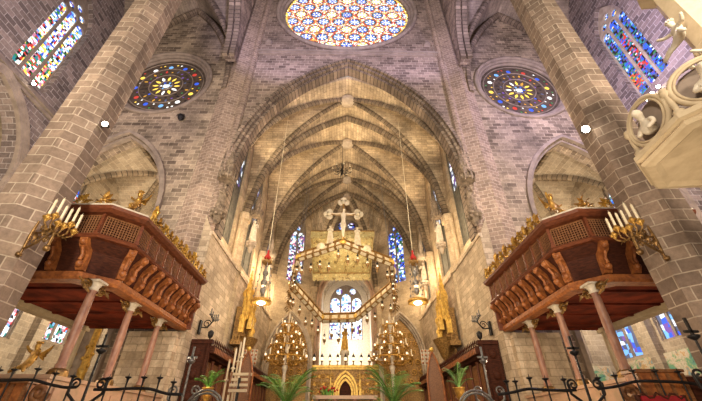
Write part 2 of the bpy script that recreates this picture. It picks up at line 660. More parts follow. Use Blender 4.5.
def diag_ribs(x0, x1, y0, y1, zs, za, mat, w=.2, d=.38, n=18, a=None):
    cx, cy, hx, hy = (x0 + x1) / 2, (y0 + y1) / 2, (x1 - x0) / 2, (y1 - y0) / 2
    a = a or hx
    for k in (-1, 1):
        mb = MB()
        pts = [(cx + t * hx, cy + k * t * hy, zs + hprof(abs(t), a, za - zs)) for t in [i / n - 1 for i in range(2 * n + 1)]]
        B = V((k * hy, -hx, 0))
        mb.sweep(pts, [(-w, -.08), (w, -.08), (w, d * .6), (w * .4, d), (-w * .4, d), (-w, d * .6)], B)
        struct(mb.build('trim_rib', mat, origin=(0, 0, 0)))


def cross_arch(x0, x1, y, zs, za, mat, w=.35, d=.5, drop=None, B=(0, -1, 0)):
    mb = MB()
    cx, a = (x0 + x1) / 2, (x1 - x0) / 2
    pts = [(x, y, z) for x, z in parch(cx, a, zs, za, 20)]
    if drop:
        pts = [(x0, y, drop)] + pts + [(x1, y, drop)]
    mb.sweep(pts, [(-w, 0), (w, 0), (w, d * .55), (w * .5, d), (-w * .5, d), (-w, d * .55)], B)
    struct(mb.build('trim_arch', mat, origin=(0, 0, 0)))


VX, ZS, ZA = 8.3, 15.6, 27.2
BAYS = [(19.0, 23.4), (23.4, 30.4), (30.4, 36.2)]
for y0, y1 in BAYS:
    vault('ceiling_choir', -VX, VX, y0, y1, ZS, ZA, M['web'])
    diag_ribs(-VX + .2, VX - .2, y0, y1, ZS, ZA - .05, M['vousc'], .15, .3)
for y in (23.4, 30.4, 36.2):
    cross_arch(-VX + .15, VX - .15, y, ZS, ZA - .1, M['vousc'], .26, .42)
for s in (-1, 1):
    for y0, y1 in ((0.0, 8.87), (8.87, 18.0)):
        xa, xb = sorted((s * 9.6, s * 20))
        vault('ceiling_aisle', xa, xb, y0, y1, 26, 36, M['webn'])
        diag_ribs(xa, xb, y0, y1, 26, 35.95, M['vous'], .2, .4)
    cross_arch(xa, xb, 8.87, 26, 36, M['vous'], .4, .5)
    cross_arch(xa + .1, xb, 17.8, 24, 35.9, M['vous'], .28, .4)
    # nave arcade over the pillars
    for y0, y1 in ((0.0, 8.87), (8.87, 17.0)):
        prism_obj('wall_arcade', M['nave'], [(y0, 26.5)] + [(y, z) for y, z in parch((y0 + y1) / 2, (y1 - y0) / 2 - .5, 26.5, 34, 12)] + [(y1, 26.5), (y1, 46), (y0, 46)],
                  (s * 9.15, 0, 0), (0, 1, 0), (s, 0, 0), .8)
        mb = MB()
        for k in (0, 1):
            pts = [(s * (9.3 + .55 * k), y, z) for y, z in parch((y0 + y1) / 2, (y1 - y0) / 2 - .55, 26.5, 33.9, 14)]
            mb.sweep(pts, [(-.2, -.05), (.2, -.05), (.2, .22), (-.2, .22)], (1, 0, 0))
        struct(mb.build('trim_arch', M['vous'], origin=(0, 0, 0)))
# vault bosses
for i, (y, z, r) in enumerate(((21.2, ZA - .3, .62), (26.9, ZA - .3, .62), (33.3, ZA - .3, .55), (36.4, ZA - .6, .5))):
    mb = MB()
    mb.lathe((0, y, z - .28), [(.02, -.05), (r * .55, -.05), (r * .62, .03), (r * .8, -.02), (r, .05), (r, .4)], 20)
    o = mb.build('trim_boss', M['smooth'], origin=(0, y, z))
    struct(o, ('round carved keystone at the crossing of the %s vault ribs' % ('first', 'second', 'third', 'farthest')[i]), 'keystone')

# apse vault and its polygonal walls
AP = [V((-VX, 36.2, 0)), V((-3.7, 40.4, 0)), V((3.7, 40.4, 0)), V((VX, 36.2, 0))]
AC = V((0, 36.2, 0))
mb = MB()
n = 12
for a, b in zip(AP[:-1], AP[1:]):
    for i in range(n):
        for j in range(2 * n):
            def P(u, w):
                s_, t_ = u / n, abs(w / n - 1)
                p = AC.lerp(a.lerp(b, w / (2 * n)), s_)
                return V((p.x, p.y, ZS + max(hprof(s_, 8, ZA - ZS), hprof(t_ * s_ + (1 - s_) if False else max(t_, .001), 8, ZA - ZS) if t_ < s_ else 0)))
            mb.face([P(i, j), P(i + 1, j), P(i + 1, j + 1), P(i, j + 1)], [(j * .35, i * .7), (j * .35, i * .7 + .7), (j * .35 + .35, i * .7 + .7), (j * .35 + .35, i * .7)])
o = struct(mb.build('ceiling_apse', M['web'], origin=(0, 0, 0), merge=True))
for p in AP[1:3]:
    mb = MB()
    d = (p - AC)
    pts = [AC + d * (i / 16) + Z * (ZS + hprof(i / 16, 8, ZA - ZS - .05)) for i in range(17)]
    mb.sweep(pts[::-1], [(-.2, -.08), (.2, -.08), (.2, .25), (.08, .4), (-.08, .4), (-.2, .25)], V((-d.y, d.x, 0)))
    struct(mb.build('trim_rib', M['vousc'], origin=(0, 0, 0)))

# choir side walls: plain ashlar below, a sloping sill, windows above
for s, nm in ((-1, 'left'), (1, 'right')):
    mb = MB()
    mb.prism([(17.62, 1.2), (36.2, 1.2), (36.2, 11.1), (17.62, 11.1)], (s * 7.8, 0, 0), (0, 1, 0), (s, 0, 0), .3)
    mb.face([(s * 7.8, 17.62, 11.1), (s * 7.8, 36.2, 11.1), (s * 8.35, 36.2, 12.2), (s * 8.35, 17.62, 12.2)])
    mb.face([(s * 7.8, 17.59, 1.2), (s * 7.8, 17.59, 11.1), (s * 8.35, 17.59, 12.2), (s * 8.35, 17.59, 1.2)])
    mb.sweep([(s * 7.78, 17.62, 11.1), (s * 7.78, 36.2, 11.1)], [(-.1, -.06), (.1, -.06), (.1, .06), (-.1, .06)], Z)
    struct(mb.build('wall_choir_' + nm, M['choir'], origin=(0, 0, 0)), 'plain pale ashlar wall above the stalls on the %s of the choir' % nm, 'wall')
    holes = [arch_hole(21.3, 1.15, 12.4, 20.5, 23.4), arch_hole(26.9, 1.5, 12.4, 21, 24.6), arch_hole(33.3, 1.4, 12.4, 21, 24.4)]
    prism_obj('wall_clerestory_' + nm, M['choiru'], [(19.1, 11.2), (36.2, 11.2), (36.2, 28), (19.1, 28)], (s * 8.35, 0, 0), (0, 1, 0), (s, 0, 0), .6, holes)
    # wall shafts
    for y in (23.4, 30.4, 36.2):
        mb = MB()
        mb.octa((s * 8.1, y), .42, 5.65, 15.7, rot=0)
        for dy in (-.48, .48):
            mb.octa((s * 8.15, y + dy), .2, 5.65, 15.7)
        mb.octa((s * 8.1, y), .58, 15.2, 15.8, rot=0)
        mb.octa((s * 8.1, y), .55, 11.0, 11.4, rot=0)
        struct(mb.build('pillar_shaft', M['choiru'], origin=(s * 8.1, y, 1.3)))
    # slanting apse walls
    p, q = (AP[0], AP[1]) if s < 0 else (AP[3], AP[2])
    U = (q - p).normalized()
    Ln = (q - p).length
    nn = V((-U.y, U.x, 0))
    if nn.y < 0:
        nn = -nn
    prism_obj('wall_apse_' + nm, M['choiru'], [(0, 1.2), (Ln, 1.2), (Ln, 28), (0, 28)], p, U, nn, .6, [arch_hole(Ln * .5, 1.15, 15.8, 22.2, 25.2)])
    mb = MB()
    for r, z0, z1 in ((.36, 1.3, 15.7), (.5, 15.2, 15.8), (.48, 10.2, 10.6)):
        mb.octa((s * 3.85, 40.1), r, z0, z1, rot=0)
    struct(mb.build('pillar_shaft', M['choiru'], origin=(s * 3.85, 40.1, 1.3)))
    # Trinity chapel side walls
    mb = MB()
    mb.prism([(40.6, 7), (48.5, 7), (48.5, 21), (40.6, 21)], (s * 3.2, 0, 0), (0, 1, 0), (s, 0, 0), .4)
    struct(mb.build('wall_trinity_' + nm, M['cream2'], origin=(0, 0, 0)))
prism_obj('wall_apse_end', M['choiru'], [(-3.7, 1.2), (3.7, 1.2), (3.7, 28), (-3.7, 28)], (0, 40.4, 0), (1, 0, 0), (0, 1, 0), .6,
          [arch_hole(0, 2.9, 6.5, 14.4, 18.4), circle(0, 23.4, 2.15)])
mb = MB()
for k in range(2):
    a = 3.05 + .3 * k
    pts = [(x, 40.35 - .05 * k, z) for x, z in arch_hole(0, a, 6.5, 14.4, 18.6 + .35 * k)]
    mb.sweep(pts, [(-.18, -.1), (.18, -.1), (.18, .12), (-.18, .12)], (0, 1, 0))
struct(mb.build('trim_arch', M['marble'], origin=(0, 0, 0)))
prism_obj('wall_trinity_end', M['cream2'], [(-3.4, 7), (3.4, 7), (3.4, 21), (-3.4, 21)], (0, 48.5, 0), (1, 0, 0), (0, 1, 0), .4,
          [arch_hole(0, 2.3, 11.6, 16.6, 19.2)])
mb = MB()
mb.box((0, 44.5, 6.9), (6.4, 8, .3))
mb.box((0, 44.9, 21.0), (6.4, 7.4, .3))
struct(mb.build('floor_trinity', M['cream2'], origin=(0, 0, 0)))
vault('ceiling_trinity', -3.2, 3.2, 40.9, 48.5, 16.5, 20, M['chapel'], 8)

# aisle-end chapels
m, nt, b = new_mat('painted_mural')
L = nt.links.new
tc = N(nt, 'ShaderNodeTexCoord')
nz = N(nt, 'ShaderNodeTexNoise', Scale=1.1, Detail=8.0, Roughness=.66, Distortion=.5)
L(tc.outputs['Object'], nz.inputs['Vector'])
rp = N(nt, 'ShaderNodeValToRGB')
L(nz.outputs['Fac'], rp.inputs[0])
el = rp.color_ramp.elements
el[0].position, el[0].color = .33, (.05, .1, .06, 1)
el[1].position, el[1].color = .72, (.62, .5, .3, 1)
for p_, c_ in ((.39, (.1, .26, .2)), (.44, (.14, .3, .12)), (.48, (.42, .36, .24)), (.53, (.52, .44, .32)), (.57, (.45, .24, .05)), (.61, (.15, .3, .33)), (.66, (.22, .1, .05))):
    e = el.new(p_)
    e.color = c4(c_)
L(rp.outputs[0], b.inputs['Base Color'])
b.inputs['Roughness'].default_value = .7
bp = N(nt, 'ShaderNodeBump', Strength=.6, Distance=.2)
L(nz.outputs['Fac'], bp.inputs['Height'])
L(bp.outputs[0], b.inputs['Normal'])
M['mural'] = m
CY1 = 27.0
for s, nm in ((-1, 'left'), (1, 'right')):
    xa, xb = sorted((s * 11.4, s * 19.8))
    hb, ho = [], []
    if s > 0:
        hb = [arch_hole(17.2, .85, 5.6, 7.7, 8.3)]
        ho = [arch_hole(25.4, 1.1, 5.7, 8.3, 9.1), arch_hole(21.4, .95, 6.2, 8.6, 9.4)]
    else:
        ho = [arch_hole(20.8, .75, 6.0, 8.6, 9.3), arch_hole(24.7, 1.35, 6.5, 8.9, 9.6)]
    ho = ho + [arch_hole(20.8, .6, 13.4, 16.6, 17.6)]
    wm = M['chapel']
    prism_obj('wall_chapel_back_' + nm, wm, [(xa, 0), (xb, 0), (xb, 20), (xa, 20)], (0, CY1, 0), (1, 0, 0), (0, 1, 0), .4, hb)
    prism_obj('wall_chapel_outer_' + nm, wm, [(19.2, 0), (CY1, 0), (CY1, 20), (19.2, 20)], (s * 19.8, 0, 0), (0, 1, 0), (s, 0, 0), .4, ho)
    prism_obj('wall_chapel_inner_' + nm, wm, [(19.2, 0), (CY1, 0), (CY1, 20), (19.2, 20)], (s * 11.4, 0, 0), (0, 1, 0), (-s, 0, 0), .4)
    vault('ceiling_chapel', xa, xb, 19.2, CY1, 13.2, 19.6, M['chapel'], 10)
    diag_ribs(xa, xb, 19.2, CY1, 13.2, 19.55, M['vousc'], .16, .3)
    mb = MB()
    ym = (19.2 + CY1) / 2
    for q in ((xa + xb) / 2 - s * 3.9, (xa + xb) / 2 + s * 3.9):
        mb.sweep([(q, ym, 19.5), ((xa + xb) / 2, ym, 19.5)], [(-.12, -.08), (.12, -.08), (.12, .18), (-.12, .18)], (0, 1, 0))
    for y_ in (19.3, CY1 - .1):
        mb.sweep([((xa + xb) / 2, y_, 19.5), ((xa + xb) / 2, ym, 19.5)], [(-.12, -.08), (.12, -.08), (.12, .18), (-.12, .18)], (1, 0, 0))
    struct(mb.build('trim_ridge_rib', M['vousc'], origin=(0, 0, 0)))
    mb = MB()
    mb.lathe(((xa + xb) / 2, ym, 19.05), [(.02, 0), (.35, .02), (.5, .12), (.5, .4)], 14)
    struct(mb.build('trim_boss', M['mould']))
    for k in range(2):
        mb = MB()
        pts = [(s * 15.6 + x, YE - .05 + .3 * k, z) for x, z in arch_hole(0, 3.95 - .2 * k, .1, 13, 19.35 - .2 * k)]
        mb.sweep(pts, [(-.16, -.12), (.16, -.12), (.16, .14), (-.16, .14)], (0, 1, 0))
        struct(mb.build('trim_arch', M['mould'], origin=(0, 0, 0)))
    # a lintel between aisle and chapel, under the back of the balcony
    mb = MB()
    mb.box((s * 12.95, 14.4, 5.78), (.5, 7.0, .34))
    mb.box((s * 12.95, 14.4, 6.0), (.7, 7.0, .12))
    for y in (11.2, 17.6):
        mb.octa((s * 12.95, y), .22, 0, 5.62)
    struct(mb.build('trim_lintel', M['cream'], origin=(0, 0, 0)))

# ------------------------------------------------------------------ windows
WN = [0]


def window(label):
    WN[0] += 1
    o = bpy.data.objects.new('window_%d' % WN[0], None)
    o.empty_display_size = .2
    COL.objects.link(o)
    ORG[o.name] = V()
    return struct(o, label, 'window')


def cells(mb, O, U, inside, a0, a1, b0, b1, size, pick, W=Z, jit=.28):
    na, nb = max(1, int((a1 - a0) / size)), max(1, int((b1 - b0) / size))
    G = {}
    for i in range(na + 1):
        for j in range(nb + 1):
            ja = 0 if i in (0, na) else random.uniform(-jit, jit)
            jb = 0 if j in (0, nb) else random.uniform(-jit, jit)
            G[i, j] = (a0 + (a1 - a0) * (i + ja) / na, b0 + (b1 - b0) * (j + jb) / nb)
    for i in range(na):
        for j in range(nb):
            q = [G[i, j], G[i + 1, j], G[i + 1, j + 1], G[i, j + 1]]
            ca, cb = sum(x for x, _ in q) / 4, sum(x for _, x in q) / 4
            if inside and not inside(ca, cb):
                continue
            mb.cur = GI[pick(ca, cb)]
            mb.face([V(O) + V(U) * x + V(W) * y for x, y in q])
    mb.cur = 0


def wpick(*pairs):
    ks = [k for k, _ in pairs]
    ws = [w for _, w in pairs]
    return lambda *a: random.choices(ks, ws)[0]


def lancet(label, O, U, Nn, a, z0, zs, za, lights, pick, size=.2, mat=None, depth=.35, circ=True, blind=None, split=.62):
    """stone tracery of pointed lights in a pointed opening, coloured glass behind it"""
    U, Nn = V(U), V(Nn)
    O = V(O) + Nn * depth
    w = window(label)
    out = arch_hole(0, a + .03, z0 - .02, zs, za + .03)
    holes = []
    lw = 2 * a / lights
    top = z0 + (za - z0) * split if circ else None
    for k in range(lights):
        c = -a + lw * (k + .5)
        hw = lw / 2 - .055 - .02 * a
        t = min(top + (.25 if lights == 3 and k == 1 else 0) * a, za) if circ else zs + .1
        holes.append(arch_hole(c, hw, z0 + .08, t - hw * 1.1, t, 6))
    if circ:
        r = a * .2
        zc = top + r * 1.9
        cs = [(-a * .42, zc + r * .1), (a * .42, zc + r * .1), (0, zc + r * 2.05)] if lights == 3 else [(0, zc)]
        if lights != 3:
            r = a * .3
        for c in cs:
            if c[1] + r < za - .1:
                holes.append(circle(c[0], c[1], r, 12))
    mb = MB()
    mb.prism(out, O, U, Nn, .16, holes=holes)
    mb.build('tracery', mat or M['trac2'], w)
    mb = MB()
    prof = arch_hole(0, a, z0, zs, za)

    def inside(x, z):
        n_, c_ = len(prof), False
        for i in range(n_):
            (x1, y1), (x2, y2) = prof[i], prof[i - 1]
            if (y1 > z) != (y2 > z) and x < (x2 - x1) * (z - y1) / (y2 - y1) + x1:
                c_ = not c_
        return c_
    P = lambda x, z: pick(x / a, (z - z0) / (za - z0))
    cells(mb, O + Nn * .12, U, None if blind else inside, -a, a, blind or z0, za, size, P)
    g = mb.build('stained_glass', GM, w)
    if blind:
        mb = MB()
        mb.prism([(-a, z0), (a, z0), (a, blind), (-a, blind)], O + Nn * .1, U, Nn, .08)
        mb.build('blind_panel', M['trac3'], w)
    return w


def left_pick(x, t):
    if t > .72:
        return random.choices(['blue', 'sky', 'pale', 'violet', 'white', 'yellow', 'lead'], [4, 4, 4, 2, 2, 1, 1])[0]
    if t > .25:
        return random.choices(['white', 'pale', 'sky', 'pink', 'red', 'yellow', 'green', 'blue', 'lead'], [5, 4, 3, 2, 2, 2, 2, 3, 2])[0]
    return random.choices(['green', 'red', 'yellow', 'pink', 'white', 'teal', 'lead'], [4, 3, 2, 3, 3, 2, 2])[0]


def right_pick(x, t):
    if t > .72:
        return random.choices(['blue', 'pale', 'sky', 'yellow', 'lead', 'teal'], [5, 2, 3, 1, 3, 1])[0]
    if abs(x) < .33 and .2 < t < .62 and random.random() < .4:
        return random.choices(['red', 'lead', 'pink'], [4, 2, 1])[0]
    if x > .33 and .1 < t < .25 and random.random() < .6:
        return random.choices(['red', 'gold'], [3, 1])[0]
    return random.choices(['blue', 'teal', 'sky', 'lead', 'dim', 'green', 'pale', 'violet'], [6, 3, 1.6, 6, 5, 1.5, .8, 1])[0]


lancet('tall three-light stained glass window in pale reds, whites and greens, high on the left wall', (-20, WY[-1], 0), (0, 1, 0), (-1, 0, 0), 1.35, WZ[-1], WZ[-1] + 6.5, WZ[-1] + 9.4, 3, left_pick, .15, split=.76)
lancet('tall three-light stained glass window in deep blue, high on the right wall', (20, WY[1], 0), (0, 1, 0), (1, 0, 0), 1.35, WZ[1], WZ[1] + 6.5, WZ[1] + 9.4, 3, right_pick, .14, mat=M['smooth'], split=.76)
apick = lambda x, t: random.choices(['pale', 'lead', 'violet', 'pink', 'white', 'dim', 'sky', 'green'], [4, 3, 3, 3, 3, 3, 1, 1])[0]
apick2 = lambda x, t: random.choices(['blue', 'lead', 'violet', 'green', 'white', 'dim', 'sky', 'pale'], [4, 3, 2, 2, 2, 3, 2, 2])[0]
for s in (-1, 1):
    p, q = (AP[0], AP[1]) if s < 0 else (AP[3], AP[2])
    U = (q - p).normalized()
    nn = V((-U.y, U.x, 0))
    nn = nn if nn.y > 0 else -nn
    lancet('tall %s stained glass window on the slanting apse wall' % ('pinkish' if s < 0 else 'blue and green'), (p + q) / 2, U, nn, 1.15, 15.8, 22.2, 25.2, 2, apick if s < 0 else apick2, .2, depth=.15, split=.72)
    cp = lambda x, t: random.choices(['pale', 'dim', 'lead', 'violet', 'white'], [2, 4, 4, 1, 1])[0]
    for i, (y, a, zs, za) in enumerate(((21.3, 1.15, 20.5, 23.4), (26.9, 1.5, 21, 24.6), (33.3, 1.4, 21, 24.4))):
        lancet('narrow choir window with grey mullions, %s bay on the %s' % (('first', 'second', 'third')[i], 'left' if s < 0 else 'right'),
               (s * 8.35, y, 0), (0, 1, 0), (s, 0, 0), a, 12.4, zs, za, 2, cp, .25, mat=M['trac3'], depth=.2, blind=17.5, split=.74)
    lancet('small window high in the chapel behind the %s balcony' % ('left' if s < 0 else 'right'), (s * 19.8, 20.8, 0), (0, 1, 0), (s, 0, 0), .6, 13.4, 16.6, 17.6, 1,
           wpick(('blue', 3), ('sky', 2), ('white', 2), ('red', 1), ('teal', 1)), .18, circ=False, depth=.15)
lp = wpick(('pale', 4), ('sky', 3), ('white', 3), ('pink', 2), ('lead', 2), ('teal', 2), ('red', 1), ('green', 1))
lancet('narrow stained glass light at the far left below the balcony', (-19.8, 20.8, 0), (0, 1, 0), (-1, 0, 0), .75, 6.0, 8.6, 9.3, 1, lp, .16, circ=False, depth=.15)
lancet('two-light stained glass window in pink and teal below the left balcony', (-19.8, 24.7, 0), (0, 1, 0), (-1, 0, 0), 1.35, 6.5, 8.9, 9.6, 2, lp, .17, circ=False, depth=.15)
bp_ = wpick(('sky', 4), ('blue', 3), ('pale', 1), ('dim', 4), ('violet', 1))
lancet('small blue window on the chapel back wall below the right balcony', (17.2, CY1, 0), (1, 0, 0), (0, 1, 0), .85, 5.6, 7.7, 8.3, 2, bp_, .3, circ=False, depth=.15)
lancet('pale blue window between the two nearer columns of the right balcony', (19.8, 25.4, 0), (0, 1, 0), (1, 0, 0), 1.1, 5.7, 8.3, 9.1, 2, bp_, .3, circ=False, depth=.15)
lancet('blue window beside the right pillar below the balcony', (19.8, 21.4, 0), (0, 1, 0), (1, 0, 0), .95, 6.2, 8.6, 9.4, 2, bp_, .3, circ=False, depth=.15)
lancet('three-light bright pale blue window at the back of the Trinity chapel', (0, 48.5, 0), (1, 0, 0), (0, 1, 0), 2.3, 11.6, 16.6, 19.2, 3,
       wpick(('pale', 5), ('white', 4), ('sky', 2), ('violet', 1), ('dim', 1)), .25, depth=.1, split=.75)

# the great rose: a lattice of stars in coloured glass
RC, RR = V((-.15, YE + .45, 36.7)), 6.2
w = window('great round rose window of yellow, blue and red glass above the arch')
mb = MB()
sz = .105
dx = 1.55
rows_h = dx * .866


def rose_pick(x, z):
    best = None
    for j in range(-6, 7):
        for i in range(-6, 7):
            nx = (i + (.5 if j % 2 else 0)) * dx
            nz_ = j * rows_h
            d = math.hypot(x - nx, z - nz_)
            if best is None or d < best[0]:
                best = (d, i, j, math.atan2(z - nz_, x - nx))
    d, i, j, an = best
    if j % 2:
        kind = 'blue'
    else:
        kind = 'yellow' if (i + j // 2) % 2 else 'blue'
    pet = math.cos(6 * an)
    rnd = random.random()
    if kind == 'yellow':
        if d < .16:
            return 'white'
        if d < .5:
            return 'yellow' if pet > -.1 else 'white'
    else:
        if d < .14:
            return 'white' if j % 2 else 'blue'
        if d < .46:
            return ('blue' if rnd < .8 else 'sky') if pet > -.45 else 'white'
    if d < .58:
        return 'lead' if rnd < .6 else 'teal'
    if d < .76:
        return 'red' if rnd < .72 else ('gold' if rnd < .85 else 'white')
    return random.choices(['yellow', 'white', 'gold', 'teal'], [4, 4, 1, .6])[0]


n_ = int(RR / sz) + 2
for j in range(-n_, n_ + 1):
    for i in range(-n_, n_ + 1):
        x = (i + (.5 if j % 2 else 0)) * sz * 1.02
        z = j * sz * .885
        if math.hypot(x, z) > RR - .03:
            continue
        mb.cur = GI['yellow' if math.hypot(x, z) > RR - .22 and random.random() < .7 else rose_pick(x, z)]
        h = sz * .56
        mb.face([RC + V((x + h * math.sin(k * PI / 3), 0, z + h * math.cos(k * PI / 3))) for k in range(6)])
mb.cur = 0
mb.build('stained_glass', GM, w)
mb = MB()
for j in range(-5, 6):                       # stone tracery: rings round every node of the lattice
    for i in range(-5, 6):
        x, z = (i + (.5 if j % 2 else 0)) * dx, j * rows_h
        if math.hypot(x, z) < RR - .5:
            ring = [RC + V((x + .6 * math.cos(k * PI / 6), -.04, z + .6 * math.sin(k * PI / 6))) for k in range(13)]
            mb.tube(ring, .014, 4, caps=False)
mb.build('tracery', M['trac2'], w)
mb = MB()
for r, y, t in ((6.38, -.2, .16), (6.6, -.42, .17), (6.85, -.6, .2)):
    ring = [RC + V((r * math.cos(k * PI / 36), y, r * math.sin(k * PI / 36))) for k in range(72)]
    rows = [[p + V((math.cos(k * PI / 36), 0, math.sin(k * PI / 36))) * t * math.cos(q * PI / 4) + V((0, t * math.sin(q * PI / 4), 0)) for q in range(8)] for k, p in enumerate(ring)]
    mb.grid(rows, cu=True, cv=True)
mb.build('moulding', M['mould'], w)

# the two aisle roses


def petal(mb, O, cx, cz, ang, r0, r1, wd, n=6):
    """a leaf-shaped pane pointing out along ang"""
    c, s = math.cos(ang), math.sin(ang)
    L_, R_ = [], []
    for k in range(n + 1):
        t = k / n
        rad = r0 + (r1 - r0) * t
        h = wd * math.sin(PI * min(.98, max(.04, t)) ** .8)
        L_.append((cx + rad * c - h * s, cz + rad * s + h * c))
        R_.append((cx + rad * c + h * s, cz + rad * s - h * c))
    return L_ + R_[::-1]


for s, nm in ((-1, 'left'), (1, 'right')):
    w = window('dark round rose window with a yellow flower at its centre, above the %s chapel arch' % nm)
    cx, cz, R0 = RX[s], 25.2, 2.95
    panes = []
    G = lambda *k: random.choice(k)
    panes.append((circle(0, 0, .3, 12), 'pale'))
    for k in range(6):
        a = k * PI / 3
        panes.append((circle(.38 * math.cos(a), .38 * math.sin(a), .12, 6), G('white', 'sky', 'blue')))
    for k in range(12):
        a = k * PI / 6
        panes.append((petal(mb, None, 0, 0, a, .58, 1.15, .12), G('yellow', 'yellow', 'gold', 'white')))
        a += PI / 12
        panes.append((circle(1.42 * math.cos(a), 1.42 * math.sin(a), .12, 8), G('violet', 'dim', 'blue', 'lead', 'lead')))
        panes.append((petal(mb, None, 0, 0, a, 1.6, 1.98, .1), G('lead', 'gold', 'dim', 'lead', 'red')))
        a += PI / 12
        panes.append((circle(1.68 * math.cos(a), 1.68 * math.sin(a), .1, 8), G('violet', 'green', 'lead', 'gold')))
    for k in range(12):
        a = k * PI / 6 + .12
        panes.append((circle(2.33 * math.cos(a), 2.33 * math.sin(a), .2, 10), ('blue', 'yellow', 'white', 'sky', 'blue', 'red')[(k * 5 + (s > 0)) % 6]))
        for d in (-.2, .2):
            panes.append((circle(2.6 * math.cos(a + d), 2.6 * math.sin(a + d), .1, 7), G('yellow', 'white', 'red', 'lead', 'green', 'gold')))
        a += PI / 12
        panes.append((circle(2.15 * math.cos(a), 2.15 * math.sin(a), .09, 7), G('yellow', 'lead', 'white', 'violet')))
    O = V((cx, YE + .42, cz))
    mb = MB()
    panes = [([(x * 1.05, z * 1.05) for x, z in p], k) for p, k in panes]
    mb.prism(circle(0, 0, 3.45, 40), O, (1, 0, 0), (0, 1, 0), .1, holes=[p for p, _ in panes])
    mb.build('tracery', M['tracery'], w)
    mb = MB()
    for p, k in panes:
        mb.cur = GI[k]
        mb.face([O + V((x, .05, z)) for x, z in p])
    mb.cur = 0
    mb.build('stained_glass', GM, w)
    mb = MB()
    for r in (.53, 1.34, 2.15, 3.0):
        mb.tube([O + V((r * math.cos(k * PI / 20), -.03, r * math.sin(k * PI / 20))) for k in range(41)], .045, 5, caps=False)
    for r, y, t in ((3.35, -.1, .14), (3.53, -.3, .16), (3.75, -.45, .16)):
        rows = [[O + V((math.cos(k * PI / 24), 0, math.sin(k * PI / 24))) * (r + t * math.cos(q * PI / 4)) + V((0, y + t * math.sin(q * PI / 4), 0)) for q in range(8)] for k in range(48)]
        mb.grid(rows, cu=True, cv=True)
    mb.build('moulding', M['mould'], w)
# apse rose
w = window('small dark blue rose window behind the crucifix in the apse')
mb = MB()
O = V((0, 40.6, 23.4))
hl = [circle(1.35 * math.cos(k * PI / 3), 1.35 * math.sin(k * PI / 3), .55, 12) for k in range(6)] + [circle(0, 0, .6, 12)]
mb.prism(circle(0, 0, 2.2, 32), O, (1, 0, 0), (0, 1, 0), .15, holes=hl)
mb.build('tracery', M['trac2'], w)
mb = MB()
cells(mb, O + V((0, .1, 0)), (1, 0, 0), lambda a, b: math.hypot(a, b) < 2.1, -2.1, 2.1, -2.1, 2.1, .22, wpick(('dim', 4), ('blue', 2), ('violet', 2), ('pale', 2), ('lead', 3)))
mb.build('stained_glass', GM, w)
# ================================================================== THE THINGS
SIDES = ((-1, 'left'), (1, 'right'))


def spiral(c, U, W, r0, turns, n=22, grow=1.0, a0=0.0, hand=1):
    return [V(c) + (V(U) * math.cos(a0 + hand * 2 * PI * turns * i / n) + V(W) * math.sin(a0 + hand * 2 * PI * turns * i / n)) * r0 * (1 - .8 * (i / n) ** grow) for i in range(n + 1)]


def leaf_blade(mb, base, tip, width, up=Z, bend=.15, n=5):
    base, tip = V(base), V(tip)
    d = tip - base
    side = d.cross(V(up))
    if side.length < 1e-4:
        side = d.cross(V((1, 0, 0)))
    side.normalize()
    nrm = side.cross(d).normalized()
    rows = []
    for i in range(n + 1):
        t = i / n
        p = base + d * t + nrm * (bend * d.length * math.sin(PI * t))
        w_ = width * math.sin(PI * min(.97, .12 + .85 * t))
        rows.append([p - side * w_, p + nrm * w_ * .35, p + side * w_])
    mb.grid(rows)
    mb.grid([[q - nrm * width * .12 for q in r[::-1]] for r in rows])


# ------------------------------------------------------------------ carved choir balconies


def outline(s, o):
    xi, yn, a = 7.85 - o, 10.65 - o, .85
    return [V((s * xi, 17.48, 0)), V((s * xi, yn + a, 0)), V((s * (xi + a), yn, 0)), V((s * 12.4, yn, 0))]


def band(mb, s, levels):
    """a moulding carried round the balcony: list of (offset, height)"""
    rows = [[p + Z * z for p in outline(s, o)] for o, z in levels]
    for i in range(len(rows) - 1):
        for j in range(3):
            mb.face([rows[i][j], rows[i][j + 1], rows[i + 1][j + 1], rows[i + 1][j]])


